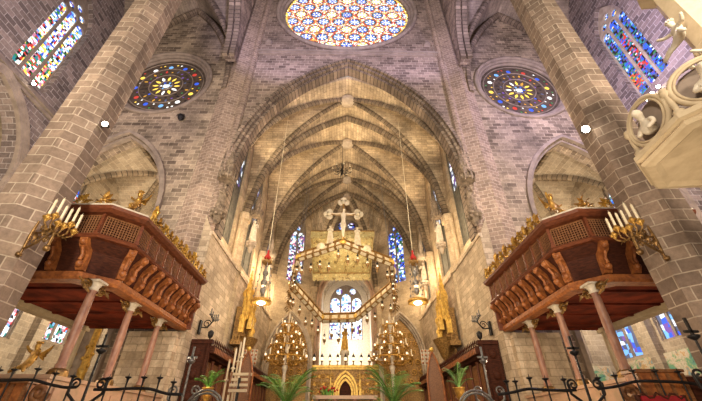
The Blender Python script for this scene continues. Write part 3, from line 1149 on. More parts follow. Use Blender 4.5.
def balcony(s, nm):
    t = thing('choir_balcony', 'carved red-brown wooden choir balcony with lattice panels on the %s, on slender columns' % nm, 'balcony', (s * 9.5, 14.2, 2.9))
    mb = MB()
    band(mb, s, [(-.35, 5.6), (.05, 5.6), (.1, 5.68), (.06, 5.86), (-.35, 5.9)])
    mb.build('bottom_moulding', M['woodo'], t)
    mb = MB()
    band(mb, s, [(-.1, 5.88), (-.06, 6.2), (.05, 6.6), (.3, 6.92)])
    mb.build('coving', M['woodd'], t)
    mb = MB()
    band(mb, s, [(.2, 6.9), (.4, 6.93), (.44, 7.0), (.36, 7.1), (.2, 7.1)])
    mb.build('middle_moulding', M['wood'], t)
    mb = MB()
    band(mb, s, [(.18, 7.05), (.18, 7.95)])
    mb.build('parapet_backing', M['woodd'], t)
    mb = MB()
    band(mb, s, [(.2, 7.86), (.4, 7.9), (.52, 8.0), (.55, 8.1), (.5, 8.14), (-.3, 8.14)])
    mb.build('cornice', M['wood'], t)
    # pale slab over the near end
    mb = MB()
    p = outline(s, .5)
    q = outline(s, -.2)
    for j in (1, 2):
        a, b, c, d = p[j].copy(), p[j + 1], q[j + 1], q[j].copy()
        if j == 1:
            a = p[1]
            d = q[1]
        lo, hi = 8.142, 8.2
        mb.face([a + Z * lo, b + Z * lo, b + Z * hi, a + Z * hi])
        mb.face([a + Z * hi, b + Z * hi, c + Z * hi, d + Z * hi])
    mb.build('capping_slab', M['cream2'], t)
    # floor and painted soffit
    mb = MB()
    for z in (5.72, 5.82):
        mb.face([V((s * 7.8, 17.55, z)), V((s * 7.8, 11.55, z)), V((s * 8.7, 10.7, z)), V((s * 12.4, 10.7, z)), V((s * 12.4, 17.55, z))])
    for y in (11.8, 13.3, 14.8, 16.3, 17.3):
        mb.box((s * 10.1, y, 5.69), (4.5, .14, .08))
    mb.build('soffit', M['soffit'], t)
    mb = MB()
    mb.box((s * 12.3, 14.1, 6.9), (.2, 6.8, 2.2))
    mb.build('back_wall', M['woodd'], t)
    # panels, posts and brackets along the three faces
    for j, cnt in ((0, 9), (1, 1), (2, 4)):
        A, B = outline(s, .22)[j], outline(s, .22)[j + 1]
        A0, B0 = outline(s, 0)[j], outline(s, 0)[j + 1]
        d = (B - A)
        L_ = d.length
        d.normalize()
        out = V((-s * abs(d.y), -abs(d.x), 0)).normalized()
        for k in range(cnt):
            c = A + d * (L_ * (k + .5) / cnt)
            wd_ = L_ / cnt
            fine = j > 0 or k == cnt - 1
            mb = MB()
            P = lambda a, z, o=0.0: c + d * a + out * o + Z * z
            h0, h1 = 7.14, 7.84
            hw = wd_ / 2 - .07
            mb.tube([P(-hw, h0, .02), P(hw, h0, .02)], .035, 4, smooth=False)
            mb.tube([P(-hw, h1, .02), P(hw, h1, .02)], .035, 4, smooth=False)
            nv = max(4, int(hw * 2 / .085))
            for i in range(nv + 1):
                a = -hw + 2 * hw * i / nv
                mb.tube([P(a, h0, .03), P(a, h1, .03)], .02, 4, smooth=False)
            for i in range(1, 8 if fine else 3):
                z = h0 + (h1 - h0) * i / (8 if fine else 3)
                mb.tube([P(-hw, z, .035), P(hw, z, .035)], .016, 4, smooth=False)
            mb.build('lattice_panel', M['woodm'] if fine else M['woodm'], t)
        for k in range(cnt + (1 if j == 2 else 0)):
            c = A + d * (L_ * k / cnt)
            if j == 0 and k == 0:
                c += d * .08
            mb = MB()
            rz = math.atan2(d.y, d.x)
            mb.box(c + out * .02 + Z * 7.49, (.1, .14, .78), rz)
            mb.box(c + out * .05 + Z * 7.16, (.14, .14, .12), rz)
            mb.build('post', M['wood'], t)
            # S-shaped carved bracket under each post
            c0 = A0 + d * (L_ * k / cnt) if j != 1 else A0 + (B0 - A0) * (k / cnt)
            prof = [(-.12, 5.9), (.02, 5.92), (.1, 6.02), (.1, 6.16), (.04, 6.3), (.06, 6.44), (.16, 6.56), (.3, 6.64), (.4, 6.78), (.4, 6.92), (.1, 6.92), (0, 6.7), (-.08, 6.4)]
            mb = MB()
            wv = .13
            mb.prism([(o, z) for o, z in prof], c0 - d * wv, out, d, 2 * wv)
            mb.ball(c0 + out * .12 + Z * 6.1, .12, 7, 5)
            mb.ball(c0 + out * .38 + Z * 6.78, .11, 7, 5)
            mb.tube([c0 + out * (.18) + Z * 6.2, c0 + out * .16 + Z * 6.4, c0 + out * .3 + Z * 6.62], .06, 5)
            mb.build('bracket', M['woodo'], t)
    # end infill against the pier
    mb = MB()
    mb.box((s * 7.95, 17.48, 6.85), (.75, .12, 2.4))
    mb.build('end_panel', M['wood'], t)
    # columns with gilded scroll brackets
    for y in (10.95, 13.25, 15.55):
        c = V((s * 8.2, y, 0))
        mb = MB()
        mb.lathe(c + Z * 3.05, [(.14, 0), (.145, .1), (.12, .14), (.135, .8), (.138, 1.3), (.115, 2.22), (.135, 2.25), (.12, 2.3)], 10)
        sh = mb.build('column', M['redcol'], t)
        mb = MB()
        mb.octa((c.x, c.y), .27, 2.82, 2.95)
        mb.lathe(c + Z * 2.95, [(.25, 0), (.25, .05), (.17, .1)], 10)
        mb.build('column_base', M['bronze'], sh)
        mb = MB()
        mb.lathe(c + Z * 5.33, [(.13, 0), (.16, .03), (.14, .08), (.2, .2), (.24, .25)], 10)
        mb.box(c + Z * 5.61, (.5, .5, .07))
        mb.build('capital', M['cream2'], sh)
        for sg in (-1, 1):
            mb = MB()
            mb.tube(spiral(c + V((0, sg * .42, 5.4)), (0, sg, 0), (0, 0, 1), .17, 1.4), .035, 5)
            mb.tube([c + V((0, sg * .16, 5.25)), c + V((0, sg * .3, 5.3)), c + V((0, sg * .58, 5.45)), c + V((0, sg * .8, 5.52))], [.03, .05, .04, .02], 5)
            leaf_blade(mb, c + V((0, sg * .3, 5.42)), c + V((-s * .1, sg * .75, 5.3)), .09)
            leaf_blade(mb, c + V((0, sg * .2, 5.4)), c + V((-s * .05, sg * .5, 5.58)), .08)
            mb.build('scroll_bracket', M['goldd'], sh)
    return t


for s, nm in SIDES:
    balcony(s, nm)
    # marble parapet the columns stand on
    mb = MB()
    mb.box((s * 8.2, 13.75, 2.05), (.5, 6.8, 1.5))
    mb.box((s * 8.2, 13.75, 2.78), (.62, 6.84, .1))
    mb.box((s * 10.4, 10.55, 2.05), (4.0, .4, 1.5))
    mb.box((s * 10.4, 10.55, 2.78), (4.2, .5, .1))
    for k in range(5):
        mb.box((s * 7.93, 11.2 + k * 1.35, 2.05), (.06, 1.0, 1.0))
    tag(mb.build('marble_parapet', M['marble']), 'low pink marble parapet wall carrying the %s balcony columns' % nm, 'parapet')

# gilded crests along the balcony tops


def crest_mesh(kind):
    mb = MB()
    rng = random.Random(kind)
    for sg in (-1, 1):
        mb.tube(spiral((sg * .17, 0, .17), (sg, 0, 0), (0, 0, 1), .16, 1.3, a0=-PI / 2 + .3), .032, 5)
        mb.tube(spiral((sg * .12, .02, .42), (sg, 0, 0), (0, 0, 1), .1, 1.2, a0=PI), .026, 5)
        leaf_blade(mb, (sg * .1, 0, .2), (sg * .42, rng.uniform(-.1, .1), .42), .085)
        leaf_blade(mb, (sg * .05, 0, .35), (sg * .25, -.06, .66), .075)
    if kind % 2:
        for k in range(6):
            a = k * PI / 3 + .3
            leaf_blade(mb, (0, 0, .55), (.2 * math.cos(a), .05, .55 + .2 * math.sin(a)), .06)
        mb.ball((0, -.03, .55), .06, 6, 4)
    else:
        leaf_blade(mb, (0, 0, .3), (.04, -.04, .85), .1)
        mb.ball((0, 0, .36), .09, 7, 5)
    mb.box((0, 0, .02), (.6, .12, .06))
    return mb


def winged_putto(name, label, loc, rz, mat, group=None, sc_=1.0, cat='statue', wings=True):
    t = thing(name, label, cat, loc, group)
    k = sc_
    nodes = [((0, 0, .32 * k), .12 * k), ((0, 0, .5 * k), .12 * k), ((0, 0, .66 * k), .125 * k), ((0, 0, .78 * k), .055 * k), ((.01 * k, -.02 * k, .92 * k), .1 * k), ((0, -.02 * k, 1.0 * k), .085 * k),
             ((.15 * k, 0, .7 * k), .06 * k), ((.33 * k, -.06 * k, .6 * k), .05 * k), ((.48 * k, -.14 * k, .72 * k), .04 * k), ((-.15 * k, 0, .7 * k), .06 * k), ((-.34 * k, -.04 * k, .78 * k), .05 * k), ((-.5 * k, -.1 * k, .95 * k), .04 * k),
             ((.12 * k, -.12 * k, .26 * k), .1 * k), ((.3 * k, -.3 * k, .22 * k), .075 * k), ((.42 * k, -.32 * k, .02 * k), .05 * k), ((-.12 * k, -.1 * k, .25 * k), .1 * k), ((-.34 * k, -.2 * k, .18 * k), .075 * k), ((-.62 * k, -.22 * k, .08 * k), .05 * k)]
    edges = [(0, 1), (1, 2), (2, 3), (3, 4), (4, 5), (2, 6), (6, 7), (7, 8), (2, 9), (9, 10), (10, 11), (0, 12), (12, 13), (13, 14), (0, 15), (15, 16), (16, 17)]
    skin('body', nodes, edges, mat, t)
    if wings:
        for sg in (-1, 1):
            mb = MB()
            for q in range(5):
                leaf_blade(mb, V((sg * .06, .1, .64)) * k + ORG[t.name], V((sg * (.5 - .06 * q), .22, .98 - .13 * q)) * k + ORG[t.name], .07 * k, V((0, 1, 0)))
            mb.build('wing', mat, t)
    mb = MB()
    for q in range(9):
        a = q * 2 * PI / 9
        mb.ball(V((.08 * k * math.cos(a), -.02 * k + .08 * k * math.sin(a) + .02 * k, 1.03 * k)) + ORG[t.name], .04 * k, 5, 4)
    mb.build('hair', mat, t)
    t.rotation_euler = (0, 0, rz)
    return t


cr = [tag(crest_mesh(k).build('gilded_crest', M['goldy' if k % 2 else 'gold'], origin=(0, 0, 0)), 'gilded crest', 'ornament') for k in range(4)]
for s, nm in SIDES:
    n_c = 12
    for k in range(n_c):
        y = 17.3 - 5.7 * k / (n_c - 1)
        src = cr[(k * 3 + (s > 0)) % 4]
        o = src if (s < 0 and k < 4 and src.location.length < .01) else src.copy()
        if o is not src:
            COL.objects.link(o)
        o.location = (s * 7.5, y, 8.13)
        o.rotation_euler = (0, 0, PI / 2 + random.uniform(-.25, .25))
        z_ = random.uniform(.8, 1.05)
        o.scale = (z_, z_, z_ * random.uniform(.85, 1.2))
        o['label'] = 'gilded leaf scroll in the row along the long top edge of the %s balcony' % nm
        o['category'] = 'ornament'
        o['group'] = 'gilded scrolls on the %s balcony' % nm
    for k, x in enumerate((8.75, 9.6)):
        o = cr[k].copy()
        COL.objects.link(o)
        o.location = (s * x, 10.4, 8.2)
        o.rotation_euler = (0, 0, 0)
        o.scale = (.95, .95, .8)
        tag(o, 'gilded leaf scroll on the end of the %s balcony, %s the column corner' % (nm, ('next to', 'farther from')[k]), 'ornament', 'gilded scrolls on the %s balcony' % nm)
    winged_putto('gilded_angel', 'gilded angel sitting on the near top corner of the %s balcony' % nm, (s * 7.95, 10.95, 8.21), s * .6, M['gold'], sc_=1.0)

# ------------------------------------------------------------------ candelabra on the near pillars


def candle(mb_c, c, h, r=.035):
    mb_c.lathe(c, [(r, 0), (r * .95, h * .96), (r * .5, h), (.004, h + .01), (.004, h + .05)], 7)


for s, nm in SIDES:
    o3 = V((s * 8.62, 8.42, 5.7))
    t = thing('pillar_candelabrum', 'gilded branching candelabrum with white candles fixed to the %s pillar' % nm, 'candelabrum', o3)
    dirv = V((-s * .97, -.24, 0)).normalized()
    sd = V((-dirv.y, dirv.x, 0))
    P = lambda a, b, z: o3 + dirv * a + sd * b + Z * z
    mb = MB()
    mb.tube([P(0, 0, -.25), P(-.02, 0, .3), P(0, 0, .75)], [.03, .05, .03], 6)
    mb.ball(P(-.05, 0, -.25), .08, 7, 5)
    mb.tube([P(0, 0, -.1), P(.3, 0, .02), P(.55, 0, .18), P(.8, 0, .35)], .035, 6)
    mb.tube([P(0, 0, .4), P(.3, 0, .35), P(.55, 0, .45), P(.8, 0, .5)], .03, 6)
    for a, z, r in ((.25, .12, .14), (.5, .33, .12), (.3, .5, .11), (.62, .1, .1)):
        mb.tube(spiral(P(a, 0, z), dirv, Z, r, 1.3), .022, 5)
    for k in range(6):
        a = .1 + .11 * k
        leaf_blade(mb, P(a, 0, .1 + .05 * k), P(a + .12, (-1) ** k * .12, .28 + .04 * k), .05)
    mb.tube([P(.82, 0, -.15), P(.82, 0, .65)], .04, 6)
    mb.ball(P(.82, 0, -.17), .09, 7, 5)
    mb.build('wall_bracket', M['bronze'], t)
    mb = MB()
    spots = [(-.4, .46), (-.24, .6), (-.08, .46), (.08, .46), (.24, .6), (.4, .46)]
    for b, z in spots:
        mb.tube([P(.82, 0, .3), P(.85, b * .6, .25), P(.88, b, .38), P(.88, b, z)], .025, 5)
        leaf_blade(mb, P(.82, b * .4, .3), P(.9, b * .8, .18), .05)
    mb.build('arms', M['goldd'], t)
    for b, z in spots:
        mb = MB()
        mb.lathe(P(.88, b, z), [(.03, -.05), (.05, 0), (.1, .05), (.11, .08), (.05, .09), (.045, .16)], 9)
        mb.build('drip_pan', M['gold'], t)
        mb = MB()
        candle(mb, P(.88, b, z + .1), .52)
        mb.build('candle', M['wax'], t)

# ------------------------------------------------------------------ spotlights
def spotlight(loc, aim, label, r=.13, hot='spot', anchor=None):
    loc, aim = V(loc), V(aim).normalized()
    t = thing('spotlight', label, 'lamp', loc)
    mb = MB()
    mb.tube([loc - aim * .22, loc - aim * .02, loc], [r * .7, r, r * 1.1], 10)
    if anchor is not None:
        mb.tube([loc - aim * .15, V(anchor)], .03, 5)
    mb.build('housing', M['iron'], t)
    mb = MB()
    sd = aim.orthogonal().normalized()
    mb.tube([loc, loc + aim * .03, loc + aim * .07], [r, r * .9, r * .3], 18)
    mb.build('lens', M[hot], t)
    return t


for s, nm in SIDES:
    spotlight((s * 8.45, 8.55, 10.45), (-s * .2, -.9, -.35), 'small bright spotlight fixed to the inner edge of the %s pillar' % nm, .09 if s < 0 else .13, anchor=(s * 8.75, 8.75, 10.5))
spotlight((-19.5, 13.9, 19.45), (.5, -.7, -.5), 'small spotlight on the left cornice under the pale stained glass window', .1, anchor=(-19.95, 13.9, 19.35))
for k, y in enumerate((14.6, 14.1, 13.6)):
    spotlight((19.5, y, 19.5), (-.5, -.7, -.5), '%s of three small spotlights on the cornice under the blue window' % ('lowest in the photo', 'middle', 'topmost in the photo')[k], .1, anchor=(19.95, y, 19.35))
# ------------------------------------------------------------------ robed figures


def robed(name, label, loc, h, rz, mat, group=None, pose=0, cat='statue', parent=None, sc_w=1.0):
    """a standing draped figure, one body, grown from a skeleton"""
    k = h / 1.75
    w_ = sc_w
    nodes = [((0, 0, .06), (.3 * w_, .24)), ((0, 0, .45), (.25 * w_, .2)), ((.02, .01, .85), (.22 * w_, .17)), ((.0, .02, 1.12), (.19 * w_, .14)), ((0, .03, 1.34), (.21 * w_, .13)), ((0, .02, 1.47), (.07, .07)), ((0, 0, 1.58), (.1, .105)), ((0, -.005, 1.68), (.085, .09)), ((0, -.1, 1.58), (.022, .02))]
    edges = [(0, 1), (1, 2), (2, 3), (3, 4), (4, 5), (5, 6), (6, 7), (6, 8)]
    arms = [[((.2, 0, 1.36), .075), ((.3, -.05, 1.1), .065), ((.12, -.24, 1.16), .045)], [((-.2, 0, 1.36), .075), ((-.31, -.04, 1.1), .065), ((-.1, -.26, 1.05), .045)]]
    if pose == 1:
        arms[0] = [((.2, 0, 1.38), .075), ((.36, -.08, 1.24), .06), ((.38, -.2, 1.48), .045)]
    if pose == 2:
        arms = [[((.18, -.05, 1.36), .075), ((.2, -.2, 1.16), .06), ((.04, -.3, 1.34), .045)], [((-.18, -.05, 1.36), .075), ((-.2, -.2, 1.16), .06), ((-.04, -.3, 1.34), .045)]]
    for a in arms:
        b = len(nodes)
        nodes += a
        edges += [(4, b), (b, b + 1), (b + 1, b + 2)]
    R = Matrix.Rotation(rz, 3, 'Z')
    nodes = [((R @ V(p)) * k, tuple(q * k for q in (r if isinstance(r, tuple) else (r, r)))) for p, r in nodes]
    if parent is not None:
        o = skin(name, nodes, edges, mat, parent, origin=loc)
        return o
    t = thing(name, label, cat, loc, group)
    skin('body', nodes, edges, mat, t)
    mb = MB()
    c = V(loc)
    for q in range(8):
        a = q * 2 * PI / 8
        mb.ball(c + R @ V((.09 * math.cos(a), .02 + .07 * math.sin(a), 1.66)) * k, .05 * k, 5, 4)
    mb.build('hair', mat, t)
    mb = MB()                                   # folds of the mantle
    for q in range(7):
        a = -2.6 + q * .34
        mb.tube([c + R @ V((.2 * math.cos(a), .15 * math.sin(a), 1.05)) * k, c + R @ V((.25 * math.cos(a + .1), .2 * math.sin(a + .1), .5)) * k, c + R @ V((.32 * math.cos(a), .26 * math.sin(a), .02)) * k], .035 * k, 5)
    mb.build('mantle_folds', mat, t)
    return t


def corbel(label, loc, r, mat, group=None, anchor=None):
    t = thing('stone_corbel', label, 'corbel', loc, group)
    mb = MB()
    mb.lathe(V(loc) + Z * -.75, [(.05, -.15), (r * .3, 0), (r * .45, .2), (r * .4, .26), (r * .8, .5), (r, .58), (r, .72), (r * .9, .75)], 8, smooth=False)
    if anchor is not None:
        mb.tube([V(loc) - Z * .2, V(anchor) - Z * .2], .3, 6)
    mb.build('bracket', mat, t)
    mb = MB()
    for q in range(8):
        a = q * PI / 4
        mb.ball(V(loc) + V((r * .75 * math.cos(a), r * .75 * math.sin(a), -.32)), .11 * r * 2, 6, 4)
    mb.build('carved_leaves', mat, t)
    return t


def canopy(label, loc, r, h, mat, group=None):
    t = thing('stone_canopy', label, 'canopy', loc, group)
    c = V(loc)
    mb = MB()
    mb.lathe(c, [(r * .7, .1), (r, .06), (r * 1.05, .2), (r * .95, .45), (r * .8, .5)], 8, smooth=False)
    for q in range(8):
        a = q * PI / 4 + PI / 8
        b = c + V((r * math.cos(a), r * math.sin(a), 0))
        mb.tube([b - Z * .15, b + Z * .5, b + Z * .75], [.03, .06, .005], 5)
        g = c + V((r * .95 * math.cos(a + PI / 8), r * .95 * math.sin(a + PI / 8), .35))
        leaf_blade(mb, g - Z * .3, g + Z * .35, .12)
    mb.build('hood', mat, t)
    mb = MB()
    mb.octa((c.x, c.y), r * .45, c.z + .4, c.z + h * .55)
    mb.lathe(c, [(r * .5, h * .5), (r * .55, h * .55), (.02, h)], 8, smooth=False)
    for q in range(4):
        for k in range(4):
            rr = r * .5 * (1 - k / 4.5)
            a = q * PI / 2
            mb.ball(c + V((rr * math.cos(a), rr * math.sin(a), h * (.58 + .1 * k))), .06, 5, 4)
    mb.build('spire', mat, t)
    return t


for s, nm in SIDES:
    rz = s * -PI / 2 if False else (PI / 2 if s < 0 else -PI / 2) * .75
    c = V((s * 7.62, 17.4, 12.4))
    corbel('carved stone corbel under the statue on the %s front pier' % nm, c, .5, M['statue'], anchor=c + V((s * .2, .58, 0)))
    robed('stone_statue', 'robed stone statue on a corbel of the %s front pier of the great arch' % nm, c, 1.95, rz, M['statue'], pose=1 if s > 0 else 0)
    canopy('spired stone canopy over the statue on the %s front pier' % nm, c + V((0, 0, 2.3)), .55, 2.6, M['statue'])
    c = V((s * 7.2, 23.4, 13.4))
    corbel('stone corbel under the first choir statue on the %s' % nm, c, .42, M['smooth'])
    robed('stone_statue', 'pale stone statue on the first wall shaft inside the choir, %s' % nm, c, 1.9, rz, M['cream2'], pose=0 if s > 0 else 2)
    canopy('stone canopy over the first choir statue on the %s' % nm, c + V((0, 0, 2.2)), .45, 2.4, M['statue'])
    c = V((s * 7.3, 30.4, 13.0))
    corbel('stone corbel under the second choir statue on the %s' % nm, c, .4, M['smooth'])
    robed('stone_statue', 'small distant stone statue on the second choir shaft, %s' % nm, c, 1.9, rz, M['smooth'], pose=2)
    canopy('stone canopy over the second choir statue on the %s' % nm, c + V((0, 0, 2.2)), .42, 2.2, M['smooth'])

# ------------------------------------------------------------------ choir stalls
for s, nm in SIDES:
    t = thing('choir_stalls', 'dark carved wooden choir stalls with spiked cornice along the %s choir wall' % nm, 'stalls', (s * 7.3, 26, 1.3))
    xf = 7.1
    Y0, Y1, H = 18.7, 34.5, 4.75
    mb = MB()
    mb.box((s * (xf + .3), (Y0 + Y1) / 2, (1.3 + H) / 2), (.5, Y1 - Y0, H - 1.3))
    mb.build('panelling', M['woodd'], t)
    mb = MB()
    n_p = 26
    for k in range(n_p * 3):
        y = Y0 + (Y1 - Y0) * (k + .5) / (n_p * 3)
        mb.box((s * (xf + .03), y, 3.15), (.08, .11, 2.7))
    mb.build('slats', M['woodm'], t)
    for k in range(n_p // 2 + 1):
        y = Y0 + .1 + (Y1 - Y0 - .2) * k / (n_p // 2)
        mb = MB()
        mb.lathe((s * (xf - .05), y, 1.3), [(.1, 0), (.1, .5), (.06, .6), (.08, 1.8), (.06, 3.1), (.11, 3.3)], 8)
        mb.build('colonnette', M['wood'], t)
    mb = MB()
    mb.sweep([(s * (xf + .1), Y0 - .15, H), (s * (xf + .1), Y1, H)], [(-.1, -.35), (.05, -.4), (.12, -.5), (.32, -.55), (.36, -.5), (.36, .3), (-.1, .3)], Z)
    mb.box((s * (xf - .1), (Y0 + Y1) / 2, H + .22), (.7, Y1 - Y0 + .2, .36))
    mb.build('cornice', M['woodd'], t)
    mb = MB()
    for k in range(64):
        y = Y0 + (Y1 - Y0) * (k + .5) / 64
        mb.box((s * (xf - .44), y, H + .2), (.06, .13, .26))
    mb.build('cornice_blocks', M['woodo'], t)
    mb = MB()
    for k in range(54):
        y = Y0 + (Y1 - Y0) * (k + .5) / 54
        mb.tube([(s * (xf - .38), y, H + .38), (s * (xf - .38), y, H + .52), (s * (xf - .38), y, H + .56), (s * (xf - .38), y, H + .78)], [.05, .03, .06, .006], 5)
    cr_ = mb.build('cresting', M['woodd'], t)
    # near end, carved
    mb = MB()
    mb.box((s * (xf + .2), Y0 - .1, 3.3), (.95, .2, 4.0))
    mb.box((s * (xf + .16), Y0 - .14, 5.3), (1.05, .34, .2))
    for k in range(4):
        mb.box((s * (xf + .28), Y0 - .22, 1.9 + k * .95), (.7, .06, .7))
        mb.ball((s * (xf + .28), Y0 - .25, 1.9 + k * .95), .2, 8, 6, 1.2)
    for sg in (-1, 1):
        mb.tube([(s * (xf + .28 + .46 * sg), Y0 - .22, 1.4), (s * (xf + .28 + .46 * sg), Y0 - .22, 5.2)], .06, 6)
    mb.build('end_panel', M['woodd'], t)

# ------------------------------------------------------------------ gilded pinnacle structures on the choir walls


def pinnacle(mb, c, w, h):
    c = V(c)
    mb.box(c + Z * h * .2, (w, w, h * .4))
    for sg in ((1, 0), (-1, 0), (0, 1), (0, -1)):
        g = c + V((sg[0] * w * .5, sg[1] * w * .5, h * .38))
        leaf_blade(mb, g - Z * h * .08, g + Z * h * .12, w * .3, V((sg[1], sg[0], 0)))
    mb.lathe(c + Z * h * .4, [(w * .62, 0), (w * .5, h * .05), (.012, h * .55)], 4, smooth=False, rot=PI / 4)
    for k in range(4):
        r = w * .5 * (1 - k / 4.4)
        for q in range(4):
            a = q * PI / 2 + PI / 4
            mb.ball(c + V((r * math.cos(a), r * math.sin(a), h * (.47 + .11 * k))), w * .12, 5, 4)
    mb.ball(c + Z * h * .97, w * .17, 6, 4)


for s, nm in SIDES:
    t = thing('gilded_retable', 'tall gilded gothic structure of pinnacles on the %s choir wall above the stalls' % nm, 'retable', (s * 6.9, 25.2, 5.2))
    for dx_, dy, z0, w_, h in ((.1, 0, 8.6, .5, 3.6), (-.15, -.65, 8.0, .36, 2.9), (-.15, .65, 8.0, .36, 2.9), (-.4, -.3, 7.4, .3, 2.2), (-.4, .35, 7.3, .3, 2.2), (-.1, -1.15, 7.0, .3, 2.4), (-.1, 1.15, 7.0, .3, 2.4), (-.55, 0, 6.6, .26, 1.8)):
        mb = MB()
        pinnacle(mb, (s * (7.15 + dx_), 25.2 + dy, z0), w_, h)
        mb.build('pinnacle', M['goldy'], t)
    mb = MB()
    mb.box((s * 7.4, 25.2, 7.6), (.5, 1.7, 2.2))
    mb.box((s * 7.3, 25.2, 6.4), (.7, 2.4, .3))
    mb.box((s * 7.35, 25.2, 8.7), (.7, 1.6, .25))
    for k in range(7):
        mb.tube([(s * 7.12, 24.1 + k * .37, 6.5), (s * 7.12, 24.1 + k * .37, 8.6)], .055, 5)
    mb.lathe((s * 6.9, 25.2, 5.6), [(.1, -.2), (.35, .1), (.55, .7), (.75, 1.1), (.8, 1.2)], 10, sy=1.4)
    mb.build('tabernacle', M['goldd'], t)
    for k, dy in enumerate((-.8, 0, .8)):
        robed('niche_statue', None, (s * 6.95, 25.2 + dy, 6.55), 1.25, (PI / 2 if s < 0 else -PI / 2), M['goldd'], parent=t, pose=k % 2)
    for sg in (-1, 1):
        mb = MB()
        mb.tube(spiral((s * 7.2, 25.2 + sg * .95, 5.75), (0, sg, 0), Z, .4, 1.4), .06, 5)
        leaf_blade(mb, (s * 7.1, 25.2 + sg * .4, 5.4), (s * 7.0, 25.2 + sg * 1.2, 6.2), .15)
        mb.build('scroll', M['bronze'], t)

# ------------------------------------------------------------------ big hanging lamps before the choir walls
for s, nm, px, pxr in ((-1, 'left', 261, 263), (1, 'right', 418, 416)):
    c = at(px, 303, y=22.0)
    t = thing('hanging_lamp', 'large hanging lamp with a glowing ring shade and red tassel, %s side of the choir' % nm, 'lamp', c)
    mb = MB()
    mb.tube([c + Z * 3.6, V((c.x, c.y, 25.6))], .018, 5)
    mb.build('rope', M['wax'], t)
    mb = MB()
    mb.lathe(c + Z * 3.05, [(.02, -.05), (.2, .0), (.24, .1), (.12, .3), (.05, .5), (.09, .6), (.02, .7)], 10)
    mb.build('tassel', M['tassel'], t)
    mb = MB()
    mb.lathe(c + Z * 2.75, [(.06, -.2), (.34, -.02), (.36, .1), (.3, .14), (.1, .2), (.03, .35)], 12)
    for q in range(8):
        a = q * PI / 4
        mb.tube([c + V((.3 * math.cos(a), .3 * math.sin(a), 2.85)), c + V((.34 * math.cos(a), .34 * math.sin(a), 3.05))], [.03, .01], 5)
    mb.build('crown', M['goldd'], t)
    mb = MB()
    mb.lathe(c, [(.05, .55), (.2, .75), (.16, .95), (.06, 1.05), (.15, 1.2), (.22, 1.4), (.08, 1.6), (.05, 1.75), (.16, 1.9), (.2, 2.05), (.06, 2.3), (.05, 2.6)], 12)
    for q in range(4):
        a = q * PI / 2 + .4
        mb.tube([c + V((.55 * math.cos(a), .55 * math.sin(a), .1)), c + V((.42 * math.cos(a), .42 * math.sin(a), 1.0)), c + V((.3 * math.cos(a), .3 * math.sin(a), 2.0)), c + V((.26 * math.cos(a), .26 * math.sin(a), 2.7))], .022, 5)
        for k in range(5):
            mb.ball(c + V(((.52 - .05 * k) * math.cos(a), (.52 - .05 * k) * math.sin(a), .4 + .5 * k)), .07, 6, 4)
    mb.build('stem', M['steel'], t)
    mb = MB()
    mb.lathe(c, [(.2, .02), (.58, -.02), (.66, .0), (.68, .12), (.6, .22), (.2, .3), (.06, .36)], 20)
    mb.build('ring_shade', M['gold'], t)
    mb = MB()
    mb.lathe(c, [(.001, -.1), (.2, -.07), (.27, .0), (.24, .05)], 14)
    mb.build('glowing_bowl', M['bulb'], t)
    mb = MB()
    mb.ball(c + Z * 1.12, .15, 8, 6)
    mb.build('bulb', M['small'], t)
    lt = bpy.data.lights.new('hanging_lamp_light', 'POINT')
    lt.energy, lt.color, lt.shadow_soft_size = 120, (1, .85, .6), .25
    lo = bpy.data.objects.new('hanging_lamp_light', lt)
    COL.objects.link(lo)
    lo.location = c - Z * .45

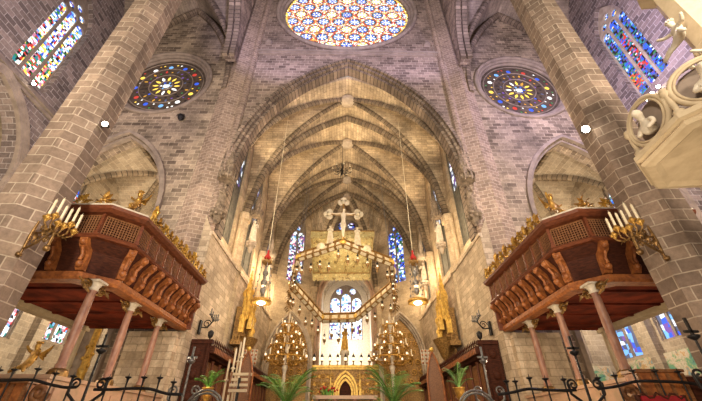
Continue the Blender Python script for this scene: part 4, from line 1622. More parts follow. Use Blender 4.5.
# ------------------------------------------------------------------ the crown baldachin
CV = [at(343, 243, y=25.0), at(299, 257, y=25.9), at(292, 284, y=28.2), at(322, 318, y=31.0), at(356, 317, y=31.0), at(393, 285, y=28.2), at(391, 262, y=25.9)]
CC = sum(CV, V()) / 7
t = thing('crown_baldachin', 'seven-sided gilded crown baldachin with cream panels hanging tilted over the altar', 'baldachin', CC)
Nc = (CV[1] - CC).cross(CV[4] - CC).normalized()
if Nc.z < 0:
    Nc = -Nc
for k in range(7):
    a, b = CV[k], CV[(k + 1) % 7]
    u = (b - a).normalized()
    out = u.cross(Nc).normalized()
    if out.dot((a + b) / 2 - CC) < 0:
        out = -out
    L_ = (b - a).length
    mb = MB()
    H_ = .8
    for lo, hi, ow in ((-H_ / 2, H_ / 2, .1), (H_ / 2 - .08, H_ / 2 + .04, .2), (-H_ / 2 - .04, -H_ / 2 + .08, .2)):
        q = [a - out * ow, b - out * ow, b + out * ow, a + out * ow]
        lo_, hi_ = [p + Nc * lo for p in q], [p + Nc * hi for p in q]
        for i in range(4):
            mb.face([lo_[i], lo_[(i + 1) % 4], hi_[(i + 1) % 4], hi_[i]])
        mb.face(lo_[::-1])
        mb.face(hi_)
    bd = mb.build('band', M['goldd'], t)
    mb = MB()
    n_ = max(4, int(L_ / .62))
    for i in range(n_):
        c = a + u * (L_ * (i + .5) / n_)
        hw = L_ / n_ * .34
        for sg in (-1, 1):
            f = c + out * sg * .125
            mb.prism([(-hw, -.2), (hw, -.2), (hw, .2), (-hw, .2)], f - out * sg * .02, u, out * sg, .02, W=Nc)
        f = c - Nc * (H_ / 2 + .06)
        mb.prism([(-hw, -.13), (hw, -.13), (hw, .13), (-hw, .13)], f, u, Nc, .02, W=out)
    mb.build('panels', M['ivory'], bd)
    mb = MB()
    mb.ball(a, .3, 8, 6)
    for q in range(6):
        an = q * PI / 3
        leaf_blade(mb, a + Nc * .15, a + Nc * .55 + (out * math.cos(an) + u * math.sin(an)) * .35, .1)
    mb.build('corner_ornament', M['goldy'], t)
    if k in (0, 6, 1, 5):
        mb = MB()
        m_ = (a + b) / 2 + Nc * .4
        mb.ball(m_, .42, 9, 6, 1.0)
        mb.build('cream_orb', M['ivory'], t)
# suspension cables
for k in (1, 2, 5, 6):
    mb = MB()
    mb.tube([CV[k], V((CV[k].x * .8, 27.0 + (k in (1, 6)) * -2, 23.8))], .016, 4)
    mb.build('cable', M['steel'], t)
# grapes of wheat hanging at the sides
for k, sg in ((2, -1), (5, 1)):
    for j in range(3):
        c = CV[k] + V((sg * .1, -.5 + .5 * j, -.3))
        mb = MB()
        mb.tube([c, c - Z * (1.5 + .5 * j)], [.03, .02], 5)
        for i in range(10):
            p = c - Z * (.2 + .17 * i)
            an = i * 2.4
            leaf_blade(mb, p, p + V((.3 * math.cos(an), .3 * math.sin(an), -.25)), .08)
        mb.build('gilded_garland', M['goldd'], t)

# little lamps hung round the crown


def small_lamp(loc, h, label, group):
    """tiny oil lamp: cord, crown, red or clear cup and a flame"""
    t = thing('votive_lamp', label, 'lamp', loc, group)
    c = V(loc)
    mb = MB()
    for q in range(3):
        a = q * 2 * PI / 3
        mb.tube([c + V((.13 * math.cos(a), .13 * math.sin(a), .18)), c + Z * .5], .012, 4)
    mb.tube([c + Z * .5, c + Z * h], .012, 4)
    mb.lathe(c, [(.01, .5), (.11, .5), (.06, .6), (.012, .66)], 8)
    mb.build('hanger', M['iron'], t)
    mb = MB()
    mb.lathe(c, [(.012, -.25), (.05, -.2), (.03, -.12), (.12, -.02), (.15, .1), (.16, .18), (.13, .2)], 9)
    mb.build('cup', M['bronze'], t)
    mb = MB()
    mb.lathe(c, [(.08, .19), (.09, .24), (.075, .31), (.04, .35)], 8)
    mb.build('glass', M['small'], t)
    return t


LG = 'little lamps hung round the crown baldachin'
LB = 'little round lamp hung on a cord from the rim of the crown baldachin'
proto_l = None
for k in range(7):
    a, b = CV[k], CV[(k + 1) % 7]
    n_ = 5
    for i in range(n_):
        p = a.lerp(b, (i + .5) / n_) - Nc * .4
        h = random.choice((.9, 1.3, 1.7))
        q = p - Z * h
        if proto_l is None:
            proto_l = small_lamp(q, 1.0, LB, LG)
        else:
            dup(proto_l, q, random.random() * 3)
# ------------------------------------------------------------------ crucifix over the crown
p0 = CV[0] + Nc * .35
t = thing('crucifix', 'large pale crucifix with clover-shaped arms standing on the crown baldachin', 'crucifix', p0)
top = at(344, 199, y=25.0)
H_ = top.z - p0.z
mb = MB()
c = p0 + Z * (H_ * .66)
mb.box((c.x, c.y + .12, p0.z + H_ * .5), (.2, .12, H_))
mb.box((c.x, c.y + .12, c.z), (H_ * .62, .12, .2))
mb.build('cross', M['goldd'], t)
for dx_, dz in ((-1, 0), (1, 0), (0, 1)):
    e = c + V((dx_ * H_ * .3, .1, dz * H_ * .3))
    mb = MB()
    for q in range(3):
        a = q * PI / 2 + (PI / 2 if dx_ == 0 else (-PI / 2)) - (PI / 2 if dz else 0)
        d = V((dx_, 0, dz))
        sd = V((dz, 0, dx_))
        pc = e + (d * .26, sd * .24, sd * -.24)[q]
        mb.prism(circle(0, 0, .27, 14), pc, (1, 0, 0), (0, 1, 0), .12)
    mb.ball(e, .2, 8, 5)
    mb.build('clover_end', M['ivory'], t)
k = H_ / 3.2
nd = [((0, -.05, 1.5), (.14, .1)), ((0, -.08, 1.85), (.15, .11)), ((0, -.07, 2.15), (.19, .12)), ((.01, -.1, 2.33), .06), ((.04, -.17, 2.48), .11), ((.05, -.18, 2.56), .085),
      ((.2, -.03, 2.27), .065), ((.5, .0, 2.25), .05), ((.82, .02, 2.33), .04), ((-.2, -.03, 2.27), .065), ((-.5, 0, 2.25), .05), ((-.82, .02, 2.33), .04),
      ((.09, -.08, 1.35), .09), ((.06, -.16, .92), .065), ((.02, -.03, .5), .04), ((.02, -.12, .42), .035), ((-.09, -.08, 1.35), .09), ((-.06, -.17, .92), .065), ((-.02, -.03, .5), .04), ((-.02, -.12, .42), .035)]
ed = [(0, 1), (1, 2), (2, 3), (3, 4), (4, 5), (2, 6), (6, 7), (7, 8), (2, 9), (9, 10), (10, 11), (0, 12), (12, 13), (13, 14), (14, 15), (0, 16), (16, 17), (17, 18), (18, 19)]
dz0 = H_ * .66 - 2.3 * k
bd = skin('figure', [(V(p) * k + V((0, .0, dz0)), tuple(q * k for q in (r if isinstance(r, tuple) else (r, r)))) for p, r in nd], ed, M['wax'], t)
mb = MB()
mb.lathe(p0 + V((0, -.05 * k, dz0 + 1.15 * k)), [(.13 * k, 0), (.2 * k, .1 * k), (.19 * k, .35 * k), (.16 * k, .42 * k)], 10, sy=.8)
mb.build('loincloth', M['ivory'], t)
mb = MB()
hc = p0 + V((.04 * k, -.12 * k, dz0 + 2.56 * k))
for q in range(8):
    a = q * PI / 4
    mb.ball(hc + V((.08 * k * math.cos(a), .06 * k * math.sin(a) + .03 * k, 0)), .045 * k, 5, 4)
mb.build('hair', M['bronze'], t)
for sg, lb in ((-1, 'pale robed figure standing left of the crucifix on the crown'), (1, 'pale robed figure standing right of the crucifix on the crown')):
    pb = CV[0].lerp(CV[1 if sg < 0 else 6], .3) + Nc * .33
    robed('painted_statue', lb, pb, 1.85, 0, M['ivory'], pose=2)

# ------------------------------------------------------------------ embroidered canopy behind the crucifix
m, nt, b = new_mat('gold_embroidered_cloth')
L = nt.links.new
tc = N(nt, 'ShaderNodeTexCoord')
vo = N(nt, 'ShaderNodeTexVoronoi', Scale=2.4)
L(tc.outputs['Object'], vo.inputs['Vector'])
nz = N(nt, 'ShaderNodeTexNoise', Scale=5.0, Detail=5.0, Distortion=1.5)
L(tc.outputs['Object'], nz.inputs['Vector'])
mm = N(nt, 'ShaderNodeMath', operation='MULTIPLY')
L(vo.outputs['Distance'], mm.inputs[0])
L(nz.outputs['Fac'], mm.inputs[1])
rp = N(nt, 'ShaderNodeValToRGB')
L(mm.outputs[0], rp.inputs[0])
e = rp.color_ramp.elements
e[0].position, e[0].color = .08, (.6, .5, .25, 1)
e[1].position, e[1].color = .42, (.16, .11, .035, 1)
q = e.new(.2)
q.color = (.32, .28, .12, 1)
q = e.new(.3)
q.color = (.5, .38, .16, 1)
L(rp.outputs[0], b.inputs['Base Color'])
b.inputs['Roughness'].default_value = .5
bp = N(nt, 'ShaderNodeBump', Strength=.5, Distance=.1)
L(mm.outputs[0], bp.inputs['Height'])
L(bp.outputs[0], b.inputs['Normal'])
M['embro'] = m
EK = [at(311, 231, y=30.5), at(374, 231, y=30.5), at(370, 273, y=34.0), at(313, 273, y=34.0)]
t = thing('embroidered_canopy', 'square gold-embroidered cloth canopy hung tilted behind the crucifix', 'canopy', sum(EK, V()) / 4)
nE = (EK[1] - EK[0]).cross(EK[2] - EK[1]).normalized()
nE = nE if nE.z > 0 else -nE
mb = MB()
mb.face(EK)
mb.face([p + nE * .08 for p in EK[::-1]])
for i in range(4):
    mb.face([EK[i], EK[(i + 1) % 4], EK[(i + 1) % 4] + nE * .08, EK[i] + nE * .08])
mb.build('cloth', m, t)
mb = MB()
for i in range(4):
    a, b_ = EK[i], EK[(i + 1) % 4]
    n_ = 16
    for j in range(n_):
        p, q = a.lerp(b_, j / n_), a.lerp(b_, (j + 1) / n_)
        dz = .9 if i in (0, 2) else .5
        mid = (p + q) / 2
        mb.face([p, q, q - Z * dz * .8, mid - Z * dz, p - Z * dz * .8])
vl = mb.build('valance', m, t)
sd_ = vl.modifiers.new('thickness', 'SOLIDIFY')
sd_.thickness = .03
mb = MB()
for i in range(4):
    mb.tube([EK[i], EK[(i + 1) % 4]], .07, 6)
    mb.tube([EK[i], V((EK[i].x, EK[i].y, 26.0))], .015, 4)
mb.build('frame', M['goldd'], t)

# chandelier high before the second vault boss
c = at(342, 172, y=27.0)
t = thing('chandelier', 'small iron chandelier with scrolled arms hanging high under the choir vault', 'chandelier', c)
mb = MB()
mb.tube([c, V((c.x, c.y, 26.6))], .02, 5)
mb.lathe(c, [(.02, -.4), (.12, -.2), (.05, 0), (.15, .3), (.04, .6), (.1, .9), (.02, 1.2)], 8)
mb.build('stem', M['iron'], t)
for k in range(8):
    a = k * PI / 4 + .2
    d = V((math.cos(a), math.sin(a), 0))
    mb = MB()
    mb.tube([c + Z * .2, c + d * .5 - Z * .1, c + d * .9 + Z * .1, c + d * .95 + Z * .3], .035, 5)
    mb.tube(spiral(c + d * .5 + Z * .15, d, Z, .2, 1.2), .025, 4)
    ar = mb.build('arm', M['iron'], t)
    mb = MB()
    mb.lathe(c + d * .95 + Z * .3, [(.1, 0), (.05, .03), (.035, .05), (.03, .3), (.01, .36)], 6)
    mb.build('candle', M['wax'], ar)
# ------------------------------------------------------------------ high altar
YA = 35.6
t = thing('altar_screen', 'low gilded carved altar screen across the apse, with a little arched niche in its middle', 'altar screen', (0, YA, 1.3))
mb = MB()
mb.box((0, YA + .3, 3.85), (7.0, .5, 5.1))
mb.build('panel', M['goldd'], t)
mb = MB()
rng = random.Random(3)
for i in range(17):
    for j in range(7):
        x, z = -3.2 + 6.4 * i / 16, 2.0 + .62 * j
        if abs(x) < 1.0 and z < 5.8:
            continue
        if (i + j) % 2:
            mb.tube(spiral((x, YA + .02, z), (1, 0, 0), Z, .24, 1.4, n=12, hand=rng.choice((-1, 1)), a0=rng.random() * 6), .045, 4)
        else:
            for q in range(4):
                a = q * PI / 2 + .5
                leaf_blade(mb, (x, YA + .03, z), (x + .26 * math.cos(a), YA - .06, z + .26 * math.sin(a)), .08, V((0, 1, 0)), n=3)
mb.build('carved_scrolls', M['gold'], t)
mb = MB()
mb.box((0, YA + .15, 6.52), (7.3, .9, .2))
mb.box((0, YA + .2, 6.35), (7.1, .7, .16))
mb.build('ledge', M['goldy'], t)
mb = MB()
for k in range(3):
    pts = [(x, YA - .1 - .1 * k, z) for x, z in arch_hole(0, 1.05 - .22 * k, 2.6, 4.4, 6.1 - .35 * k, 8)]
    mb.sweep(pts, [(-.1, -.08), (.1, -.08), (.1, .1), (-.1, .1)], (0, 1, 0))
for sg in (-1, 1):
    pinnacle(mb, (sg * 1.35, YA - .1, 3.6), .22, 2.7)
mb.build('niche_frame', M['goldy'], t)
mb = MB()
mb.prism(arch_hole(0, .6, 2.6, 4.2, 5.3, 8), (0, YA - .06, 0), (1, 0, 0), (0, -1, 0), .04)
mb.build('niche_back', M['woodd'], t)
# Virgin on a pedestal, gilded
c = V((-.1, 36.9, 8.1))
mb = MB()
mb.octa((c.x, c.y), .4, 1.3, 7.95)
mb.octa((c.x, c.y), .52, 7.8, 8.1)
tag(mb.build('statue_pedestal', M['cream2']), 'pale octagonal pedestal under the golden statue behind the altar screen', 'pedestal')
robed('golden_statue', 'golden robed statue in the light of the Trinity chapel above the altar screen', c, 2.3, 0, M['goldy'], pose=2)
# candles along the screen's ledge
al = None
for k in range(9):
    x = -3.0 + 6.0 * k / 8
    loc = (x, YA + .05, 6.63)
    if al is None:
        t = thing('altar_lamp', 'small dark-capped lamp in the row along the ledge of the altar screen', 'lamp', loc, 'lamps on the altar screen')
        mb = MB()
        cc = V(loc)
        mb.lathe(cc, [(.16, 0), (.14, .05), (.04, .1), (.05, .3), (.13, .38), (.15, .42)], 8)
        mb.build('foot', M['bronze'], t)
        mb = MB()
        mb.lathe(cc + Z * .42, [(.13, 0), (.14, .14), (.1, .3)], 8)
        mb.build('glass', M['small'], t)
        mb = MB()
        mb.lathe(cc + Z * .72, [(.15, 0), (.13, .14), (.05, .26), (.01, .4)], 8)
        mb.build('cap', M['iron'], t)
        al = t
    else:
        dup(al, loc)
# altar table
t = thing('altar_table', 'altar table with a pinkish marble top and gilded front in front of the altar screen', 'altar', (0, 30.5, 1.3))
mb = MB()
mb.box((0, 30.5, 3.62), (4.9, 1.6, .24))
mb.build('top', M['marble'], t)
for x in (-2.2, -.75, .75, 2.2):
    mb = MB()
    mb.lathe((x, 29.9, 1.3), [(.22, 0), (.18, .15), (.14, .3), (.15, 1.1), (.13, 1.95), (.2, 2.1), (.24, 2.2)], 10)
    mb.build('column', M['redcol'], t)
mb = MB()
mb.box((0, 30.7, 2.4), (4.4, 1.0, 2.2))
mb.build('front', M['goldd'], t)
mb = MB()
c = V((-1.3, 30.1, 3.74))
for k in range(26):
    a, r = k * 2.4, .07 * math.sqrt(k)
    leaf_blade(mb, c + V((r * math.cos(a) * 1.6, r * math.sin(a), 0)), c + V((r * 2.3 * math.cos(a), r * 1.6 * math.sin(a), .5 + .1 * math.sin(k))), .06)
fl = tag(MB.build(mb, 'flower_arrangement', M['leaf']), 'low arrangement of red flowers on the left of the altar table', 'flowers')
for k in range(16):
    a, r = k * 2.4 + .5, .09 * math.sqrt(k)
    mb = MB()
    mb.ball(c + V((r * 2.2 * math.cos(a), r * 1.5 * math.sin(a), .42 + .12 * math.sin(k * 1.7))), .09, 6, 4)
    mb.build('bloom', M['tassel'], fl)

# ------------------------------------------------------------------ gilded niches with candle trees
for s, nm, px in ((-1, 'left', 287), (1, 'right', 391)):
    cn = V((s * 5.3, 34.6, 0))
    t = thing('gilded_niche', 'tall brown and gold pointed niche behind the candle tree on the %s of the altar' % nm, 'niche', (cn.x, cn.y, 1.3))
    mb = MB()
    mb.prism(arch_hole(0, 2.0, 1.3, 7.0, 11.0, 12), cn + V((0, .3, 0)), (1, 0, 0), (0, 1, 0), .3)
    mb.build('back', M['goldd'], t)
    mb = MB()
    for k in range(3):
        pts = [(cn.x + x, cn.y + .2 - .28 * k, z) for x, z in arch_hole(0, 1.85 + .14 * k, 1.3, 7.0, 10.8 + .22 * k, 12)]
        mb.sweep(pts, [(-.15, -.06), (.15, -.06), (.15, .1), (-.15, .1)], (0, 1, 0))
    mb.build('frame', M['smooth'], t)
    mb = MB()
    for i in range(5):
        for j in range(6):
            x, z = cn.x + (i - 2) * .72 + (.3 if j % 2 else 0), 5.2 + .8 * j
            if abs(x - cn.x) > 1.75 * (1 - max(0, (z - 7) / 4.5) ** 1.5):
                continue
            mb.tube(spiral((x, cn.y + .25, z), (1, 0, 0), Z, .3, 1.4, n=12, a0=i + j), .055, 4)
    mb.build('carved_scrolls', M['gold'], t)
    c = at(px, 345, y=31.5)
    c.z = 1.3
    t = thing('candle_tree', 'gilded tiered candle tree full of candles on the %s of the altar' % nm, 'candelabrum', c)
    mb = MB()
    mb.lathe(c, [(.6, 0), (.55, .15), (.2, .4), (.13, 1.0), (.2, 1.6), (.12, 2.2), (.14, 4.2), (.25, 4.6), (.12, 5.0), (.1, 7.6), (.2, 7.9), (.05, 8.4), (.12, 8.7), (.02, 9.1)], 10)
    mb.build('stem', M['cream2'], t)
    for zt, rt, nn_ in ((5.3, 1.75, 14), (6.2, 1.4, 12), (7.1, 1.0, 9), (8.0, .6, 6)):
        mb = MB()
        rg = [c + V((rt * math.cos(q * PI / 14), rt * math.sin(q * PI / 14), zt)) for q in range(29)]
        mb.tube(rg, .06, 5, caps=False)
        for q in range(nn_):
            a = q * 2 * PI / nn_
            d = V((math.cos(a), math.sin(a), 0))
            mb.tube([c + Z * (zt - .5), c + d * rt * .5 + Z * (zt - .55), c + d * rt + Z * zt], .035, 5)
            mb.lathe(c + d * rt + Z * zt, [(.03, -.2), (.1, .0), (.15, .06), (.05, .1)], 7)
            leaf_blade(mb, c + d * rt + Z * (zt - .02), c + d * (rt + .28) + Z * (zt - .3), .1)
        tier = mb.build('tier', M['gold'], t)
        for q in range(nn_):
            a = q * 2 * PI / nn_
            mb = MB()
            p = c + V((rt * math.cos(a), rt * math.sin(a), zt + .08))
            if q % 2:
                mb.lathe(p, [(.05, 0), (.05, .5), (.02, .52)], 6)
                mb.build('candle', M['wax'], tier)
            else:
                mb.lathe(p, [(.04, 0), (.075, .07), (.08, .13), (.04, .2)], 7)
                mb.build('glass_lamp', M['small'], tier)

# ------------------------------------------------------------------ palms


def palm(name, label, loc, h, r, mat, pot_mat, n=13, pot_r=.32, stand=0):
    t = thing(name, label, 'plant', loc)
    c = V(loc)
    mb = MB()
    z0 = stand
    if stand:
        mb.lathe(c, [(pot_r * .9, 0), (pot_r * .3, .12), (pot_r * .25, stand - .15), (pot_r * .9, stand)], 12)
    mb.lathe(c + Z * z0, [(pot_r * .6, 0), (pot_r * .9, pot_r * .7), (pot_r, pot_r * 1.3), (pot_r * 1.1, pot_r * 1.35), (pot_r * 1.1, pot_r * 1.5), (pot_r * .9, pot_r * 1.5), (pot_r * .85, pot_r * 1.3), (.01, pot_r * 1.3)], 14)
    mb.build('pot', pot_mat, t)
    base = c + Z * (z0 + pot_r * 1.4)
    rng = random.Random(int(abs(loc[0]) * 100) + n)
    for k in range(n):
        a = k * 2.4 + rng.random() * .5
        up = rng.uniform(.45, 1.0)
        d = V((math.cos(a), math.sin(a), 0))
        mb = MB()
        pts = []
        for i in range(9):
            q = i / 8
            pts.append(base + d * (r * q * (1.15 - .25 * up)) + Z * (h * up * (1.6 * q - .95 * q * q * (1.25 - .45 * up))))
        mb.tube(pts, [.022 * (1 - .08 * i) for i in range(9)], 4)
        for i in range(2, 25):
            q = i / 25 * 8
            i0 = int(q)
            p = pts[i0].lerp(pts[min(8, i0 + 1)], q - i0)
            tan = (pts[min(8, i0 + 1)] - pts[i0]).normalized() if i0 < 8 else d
            sd = tan.cross(Z).normalized()
            ll = r * .3 * math.sin(PI * min(.97, .12 + i / 29))
            for sg in (-1, 1):
                leaf_blade(mb, p, p + sd * sg * ll + tan * ll * .8 - Z * ll * .3, .008 + .007 * r, n=3, bend=.08)
        mb.build('frond', mat, t)
    return t


pl = at(287, 394, y=21.0)
palm('potted_palm', 'large green potted palm in front of the left candle tree', (pl.x, 21.0, 1.3), 2.2, 1.7, M['leaf'], M['terra'], 17, .4, .75)
pl = at(393, 392, y=21.0)
palm('potted_palm', 'large green potted palm in front of the right candle tree', (pl.x, 21.0, 1.3), 2.3, 1.6, M['leaf'], M['terra'], 18, .4, .8)
pl = at(316, 397, y=26)
palm('potted_fern', 'low pale green fern left of the altar table', (pl.x, 27, 1.3), 2.0, 1.1, M['leaf2'], M['terra'], 11, .4)
palm('potted_fern', 'low pale green fern right of the altar table', (2.9, 27, 1.3), 2.0, 1.1, M['leaf2'], M['terra'], 11, .4)
pl = at(208, 389, y=14.5)
palm('potted_palm', 'small bright palm in a gilded pot on a stand before the left stalls', (pl.x, 14.5, 1.3), .85, .55, M['leaf'], M['gold'], 11, .2, pl.z - 1.55)
pl = at(459, 389, y=14.5)
palm('potted_palm', 'small pale-topped palm in a gilded pot on a stand before the right stalls', (pl.x, 14.5, 1.3), 1.0, .55, M['leaf2'], M['gold'], 11, .2, pl.z - 1.55)

# ------------------------------------------------------------------ wall candelabra by the arch jambs
for s, nm in SIDES:
    o3 = V((s * 7.7, 18.9, 6.1))
    t = thing('wall_candelabrum', 'small iron candelabrum on the ashlar choir wall past the end of the %s balcony' % nm, 'candelabrum', o3)
    mb = MB()
    mb.tube([o3, o3 + V((-s * .4, -.1, -.05)), o3 + V((-s * .7, -.2, .3))], .035, 5)
    mb.box(o3 + V((s * .02, 0, 0)), (.08, .25, .7))
    mb.tube(spiral(o3 + V((-s * .35, -.1, .15)), (1, 0, 0), Z, .22, 1.4), .025, 4)
    mb.tube([o3 + V((-s * .7, -.2 - .55, .45)), o3 + V((-s * .7, -.2, .28)), o3 + V((-s * .7, .35, .45))], .03, 5)
    mb.lathe(o3 + V((-s * .7, -.2, -.55)), [(.01, -.1), (.13, .05), (.16, .25), (.05, .35)], 8)
    mb.build('bracket', M['iron'], t)
    for k in range(5):
        p = o3 + V((-s * .7, -.75 + .275 * k, .45 - .08 * (2 - abs(k - 2))))
        mb = MB()
        mb.lathe(p, [(.02, -.06), (.09, 0), (.1, .03), (.035, .05), (.035, .3), (.01, .33)], 7)
        mb.build('candle_cup', M['steel'], t)

# ------------------------------------------------------------------ thrones, lace panels and candle rack at the stalls
for s, nm in SIDES:
    c = at(241 if s < 0 else 438, 390, y=21.8)
    x, y = c.x, 21.8
    t = thing('wooden_throne', 'tall orange-brown wooden seat with a pointed back at the %s stalls' % nm, 'seat', (x, y, 1.3))
    mb = MB()
    mb.prism([(-.42, 1.3), (.42, 1.3), (.42, 4.1), (.24, 4.9), (0, 5.45), (-.24, 4.9), (-.42, 4.1)], (x, y + .4, 0), (1, 0, 0), (0, 1, 0), .14)
    mb.build('back', M['woodm'], t)
    mb = MB()
    for sg in (-1, 1):
        mb.tube([(x + sg * .44, y + .38, 1.3), (x + sg * .44, y + .38, 4.1), (x + sg * .25, y + .38, 4.95), (x, y + .38, 5.55)], .06, 6)
        mb.box((x + sg * .5, y, 2.1), (.12, .9, 1.6))
    mb.build('frame', M['woodo'], t)
    mb = MB()
    mb.box((x, y, 1.8), (1.0, .8, .14))
    mb.build('seat', M['woodd'], t)
    mb = MB()
    mb.ball((x, y + .38, 5.62), .14, 8, 6)
    mb.build('finial', M['goldy'], t)
    c = at(250 if s < 0 else 428, 357, y=24.0)
    m_ = M['ivory']
    t = thing('lace_panel', 'small square white openwork panel with orange dots under the %s gilded retable' % nm, 'panel', c)
    mb = MB()
    for k in range(8):
        o = -.42 + .12 * k
        mb.box(c + V((o, 0, 0)), (.04, .03, .86))
        mb.box(c + V((0, .01, o)), (.86, .03, .04))
    mb.cur = 1
    for i in range(4):
        for j in range(4):
            mb.ball(c + V((-.36 + .24 * i, -.03, -.36 + .24 * j)), .07, 6, 4)
    mb.cur = 0
    mb.build('lattice', [M['cream2'], M['woodo']], t)
    mb = MB()
    mb.tube([c + V((0, .03, -.42)), V((c.x, c.y + .03, 1.3))], .05, 6)
    mb.build('pole', M['iron'], t)
c = at(239, 383, y=17.0)
t = thing('striped_lectern', 'slatted pale wooden lectern desk on an iron post before the left stalls', 'lectern', (c.x, 17.0, 1.3))
mb = MB()
mb.tube([(c.x, 17.0, 1.3), (c.x, 17.0, c.z + .2)], .06, 6)
mb.lathe((c.x, 17.0, 1.3), [(.35, 0), (.3, .06), (.07, .15)], 10)
mb.build('post', M['iron'], t)
for k in range(4):
    mb = MB()
    mb.box(V((c.x, 16.95 + .06 * k, c.z - .3 + .22 * k)), (.95 if k == 3 else .8, .1, .11))
    mb.build('slat', M['cream'], t)
mb = MB()
for sg in (-1, 1):
    mb.box(V((c.x + sg * .4, 17.05, c.z)), (.07, .1, .9))
mb.box(V((c.x, 17.08, c.z - .2)), (.86, .06, .08))
mb.build('frame', M['woodm'], t)
pk = None
for k, (px, h) in enumerate(((224, 2.2), (229, 2.7), (233, 3.0), (236, 3.2))):
    p = at(px, 392, y=18.2)
    mb = MB()
    mb.lathe((p.x, 18.2, 1.3), [(.16, 0), (.12, .1), (.05, .25), (.06, h * .5), (.05, h)], 8)
    mb.lathe((p.x, 18.2, 1.3 + h), [(.11, 0), (.12, .05), (.05, .08), (.05, .9), (.01, .95)], 8)
    o = tag(mb.build('processional_candle', M['wax' if k % 2 else 'cream']), 'tall pale candle standing beside the left wooden seat, %s' % ('shortest of the four', 'second shortest of the four', 'third of the four in height', 'tallest of the four')[k], 'candle')

# ------------------------------------------------------------------ iron railing in front
RAILS = {-1: [(-14, 381), (8, 380.5), (32, 380), (50, 384.5), (66, 387.5), (77, 387), None, (94, 389.5), (112, 389.5), (132, 388.5), (150, 389), (166, 393.5), (182, 394.5)],
         1: [(498, 394.5), (512, 392.5), (528, 389), (548, 390), (566, 390.5), (576, 390), None, (598, 389), (616, 386.5), (636, 381.5), (660, 381.5), (684, 382.5), (706, 386)]}
PRK = {-1: [-8, 7, 31, 51, 70, 107, 126, 142, 158, 173], 1: [507, 516, 531, 547, 565, 600, 618, 638, 661, 684]}
YR = 9.3
for s, nm in SIDES:
    t = thing('iron_railing', 'black wrought iron railing with candle prickets across the lower %s of the photo' % nm, 'railing', (s * 5.5, YR, 1.1))
    segs, cur = [], []
    for q in RAILS[s]:
        if q is None:
            segs.append(cur)
            cur = []
        else:
            cur.append(at(q[0], q[1], y=YR))
    segs.append(cur)
    allp = [p for g in segs for p in g]
    mb = MB()
    for g in segs:
        sm_ = []
        for i in range(len(g) - 1):
            a, b_, c_, d_ = g[max(0, i - 1)], g[i], g[i + 1], g[min(len(g) - 1, i + 2)]
            for k in range(5):
                u = k / 5
                sm_.append(.5 * ((2 * b_) + (c_ - a) * u + (2 * a - 5 * b_ + 4 * c_ - d_) * u * u + (3 * b_ - a - 3 * c_ + d_) * u ** 3))
        sm_.append(g[-1])
        mb.tube(sm_, .036, 6)
    mb.build('top_rail', M['iron'], t)
    for px in PRK[s]:
        x = at(px, 385, y=YR).x
        zr = min(allp, key=lambda p: abs(p.x - x)).z
        mb = MB()
        mb.tube([(x, YR, 1.1), (x, YR, zr + .1), (x, YR, zr + .2)], [.02, .02, .03], 5)
        mb.lathe((x, YR, zr + .2), [(.02, 0), (.075, .03), (.08, .05), (.03, .06)], 8)
        mb.tube([(x, YR, zr + .25), (x, YR, zr + .33)], [.016, .005], 5)
        mb.build('pricket', M['iron'], t)
    mb = MB()
    for k in range(len(allp) - 1):
        m_ = (allp[k] + allp[k + 1]) / 2
        mb.tube(spiral(m_ - Z * .75, (1, 0, 0), Z, .25, 1.3, n=16, hand=s), .018, 4)
    a_, b_ = allp[0], allp[-1]
    mb.tube([V((a_.x, YR, 1.5)), V((b_.x, YR, 1.5))], .03, 5)
    mb.build('scrollwork', M['iron'], t)


def cross_stand(label, px, py_base, px_t, py_t, y, mat, zb=1.1):
    top = at(px_t, py_t, y=y)
    x = top.x
    t = thing('cross_stand', label, 'cross stand', (x, y, zb))
    mb = MB()
    mb.tube([(x, y, zb), (x, y, top.z - .2)], [.04, .024], 6)
    for k in range(9):
        z = zb + (top.z - zb) * (.35 + .06 * k)
        mb.ball((x, y, z), .035, 6, 4)
    for sg in (-1, 1):
        mb.tube([(x + sg * .42, y, 2.55), (x + sg * .4, y, 2.3), (x + sg * .15, y, 2.1), (x, y, 1.9)], .035, 5)
        mb.tube(spiral((x + sg * .3, y, 2.5), (sg, 0, 0), Z, .13, 1.3), .025, 4)
    mb.build('post', mat, t)
    mb = MB()
    mb.box((x, y, top.z - .12), (.05, .05, .42))
    mb.box((x, y, top.z - .2), (.3, .05, .05))
    mb.lathe((x, y, top.z - .3), [(.03, -.08), (.11, -.02), (.12, .02), (.03, .04)], 8)
    mb.build('cross', mat, t)
    return t


cross_stand('tall black iron cross stand in the railing before the left balcony columns', 82, 392, 106, 338, 9.3, M['iron'])
cross_stand('tall black iron cross stand in the railing before the right balcony columns', 586, 392, 570, 340, 9.3, M['iron'])
cross_stand('black iron cross stand in front of the foot of the right pillar', 702, 362, 686, 322, 7.6, M['iron'], 0)
cross_stand('grey metal cross stand left of the choir, before the dark end of the left stalls', 187, 400, 194, 350, 11.0, M['steel'])
cross_stand('grey metal cross stand right of the choir, before the dark end of the right stalls', 490, 395, 481, 350, 11.0, M['steel'])
for s, nm, px in ((-1, 'left', 207), (1, 'right', 475)):
    c = at(px, 391, y=10.6)
    mb = MB()
    for k, r in enumerate((.52, .45)):
        pts = [(c.x - r, 10.6, 1.1)] + [(c.x - r * math.cos(q * PI / 14), 10.6, c.z - .5 + r * math.sin(q * PI / 14)) for q in range(15)] + [(c.x + r, 10.6, 1.1)]
        mb.tube(pts, .03, 5)
    tag(mb.build('iron_hoop_gate', M['steel']), 'grey rounded iron hoop at the %s edge of the choir entrance, under the small palm' % nm, 'hoop')

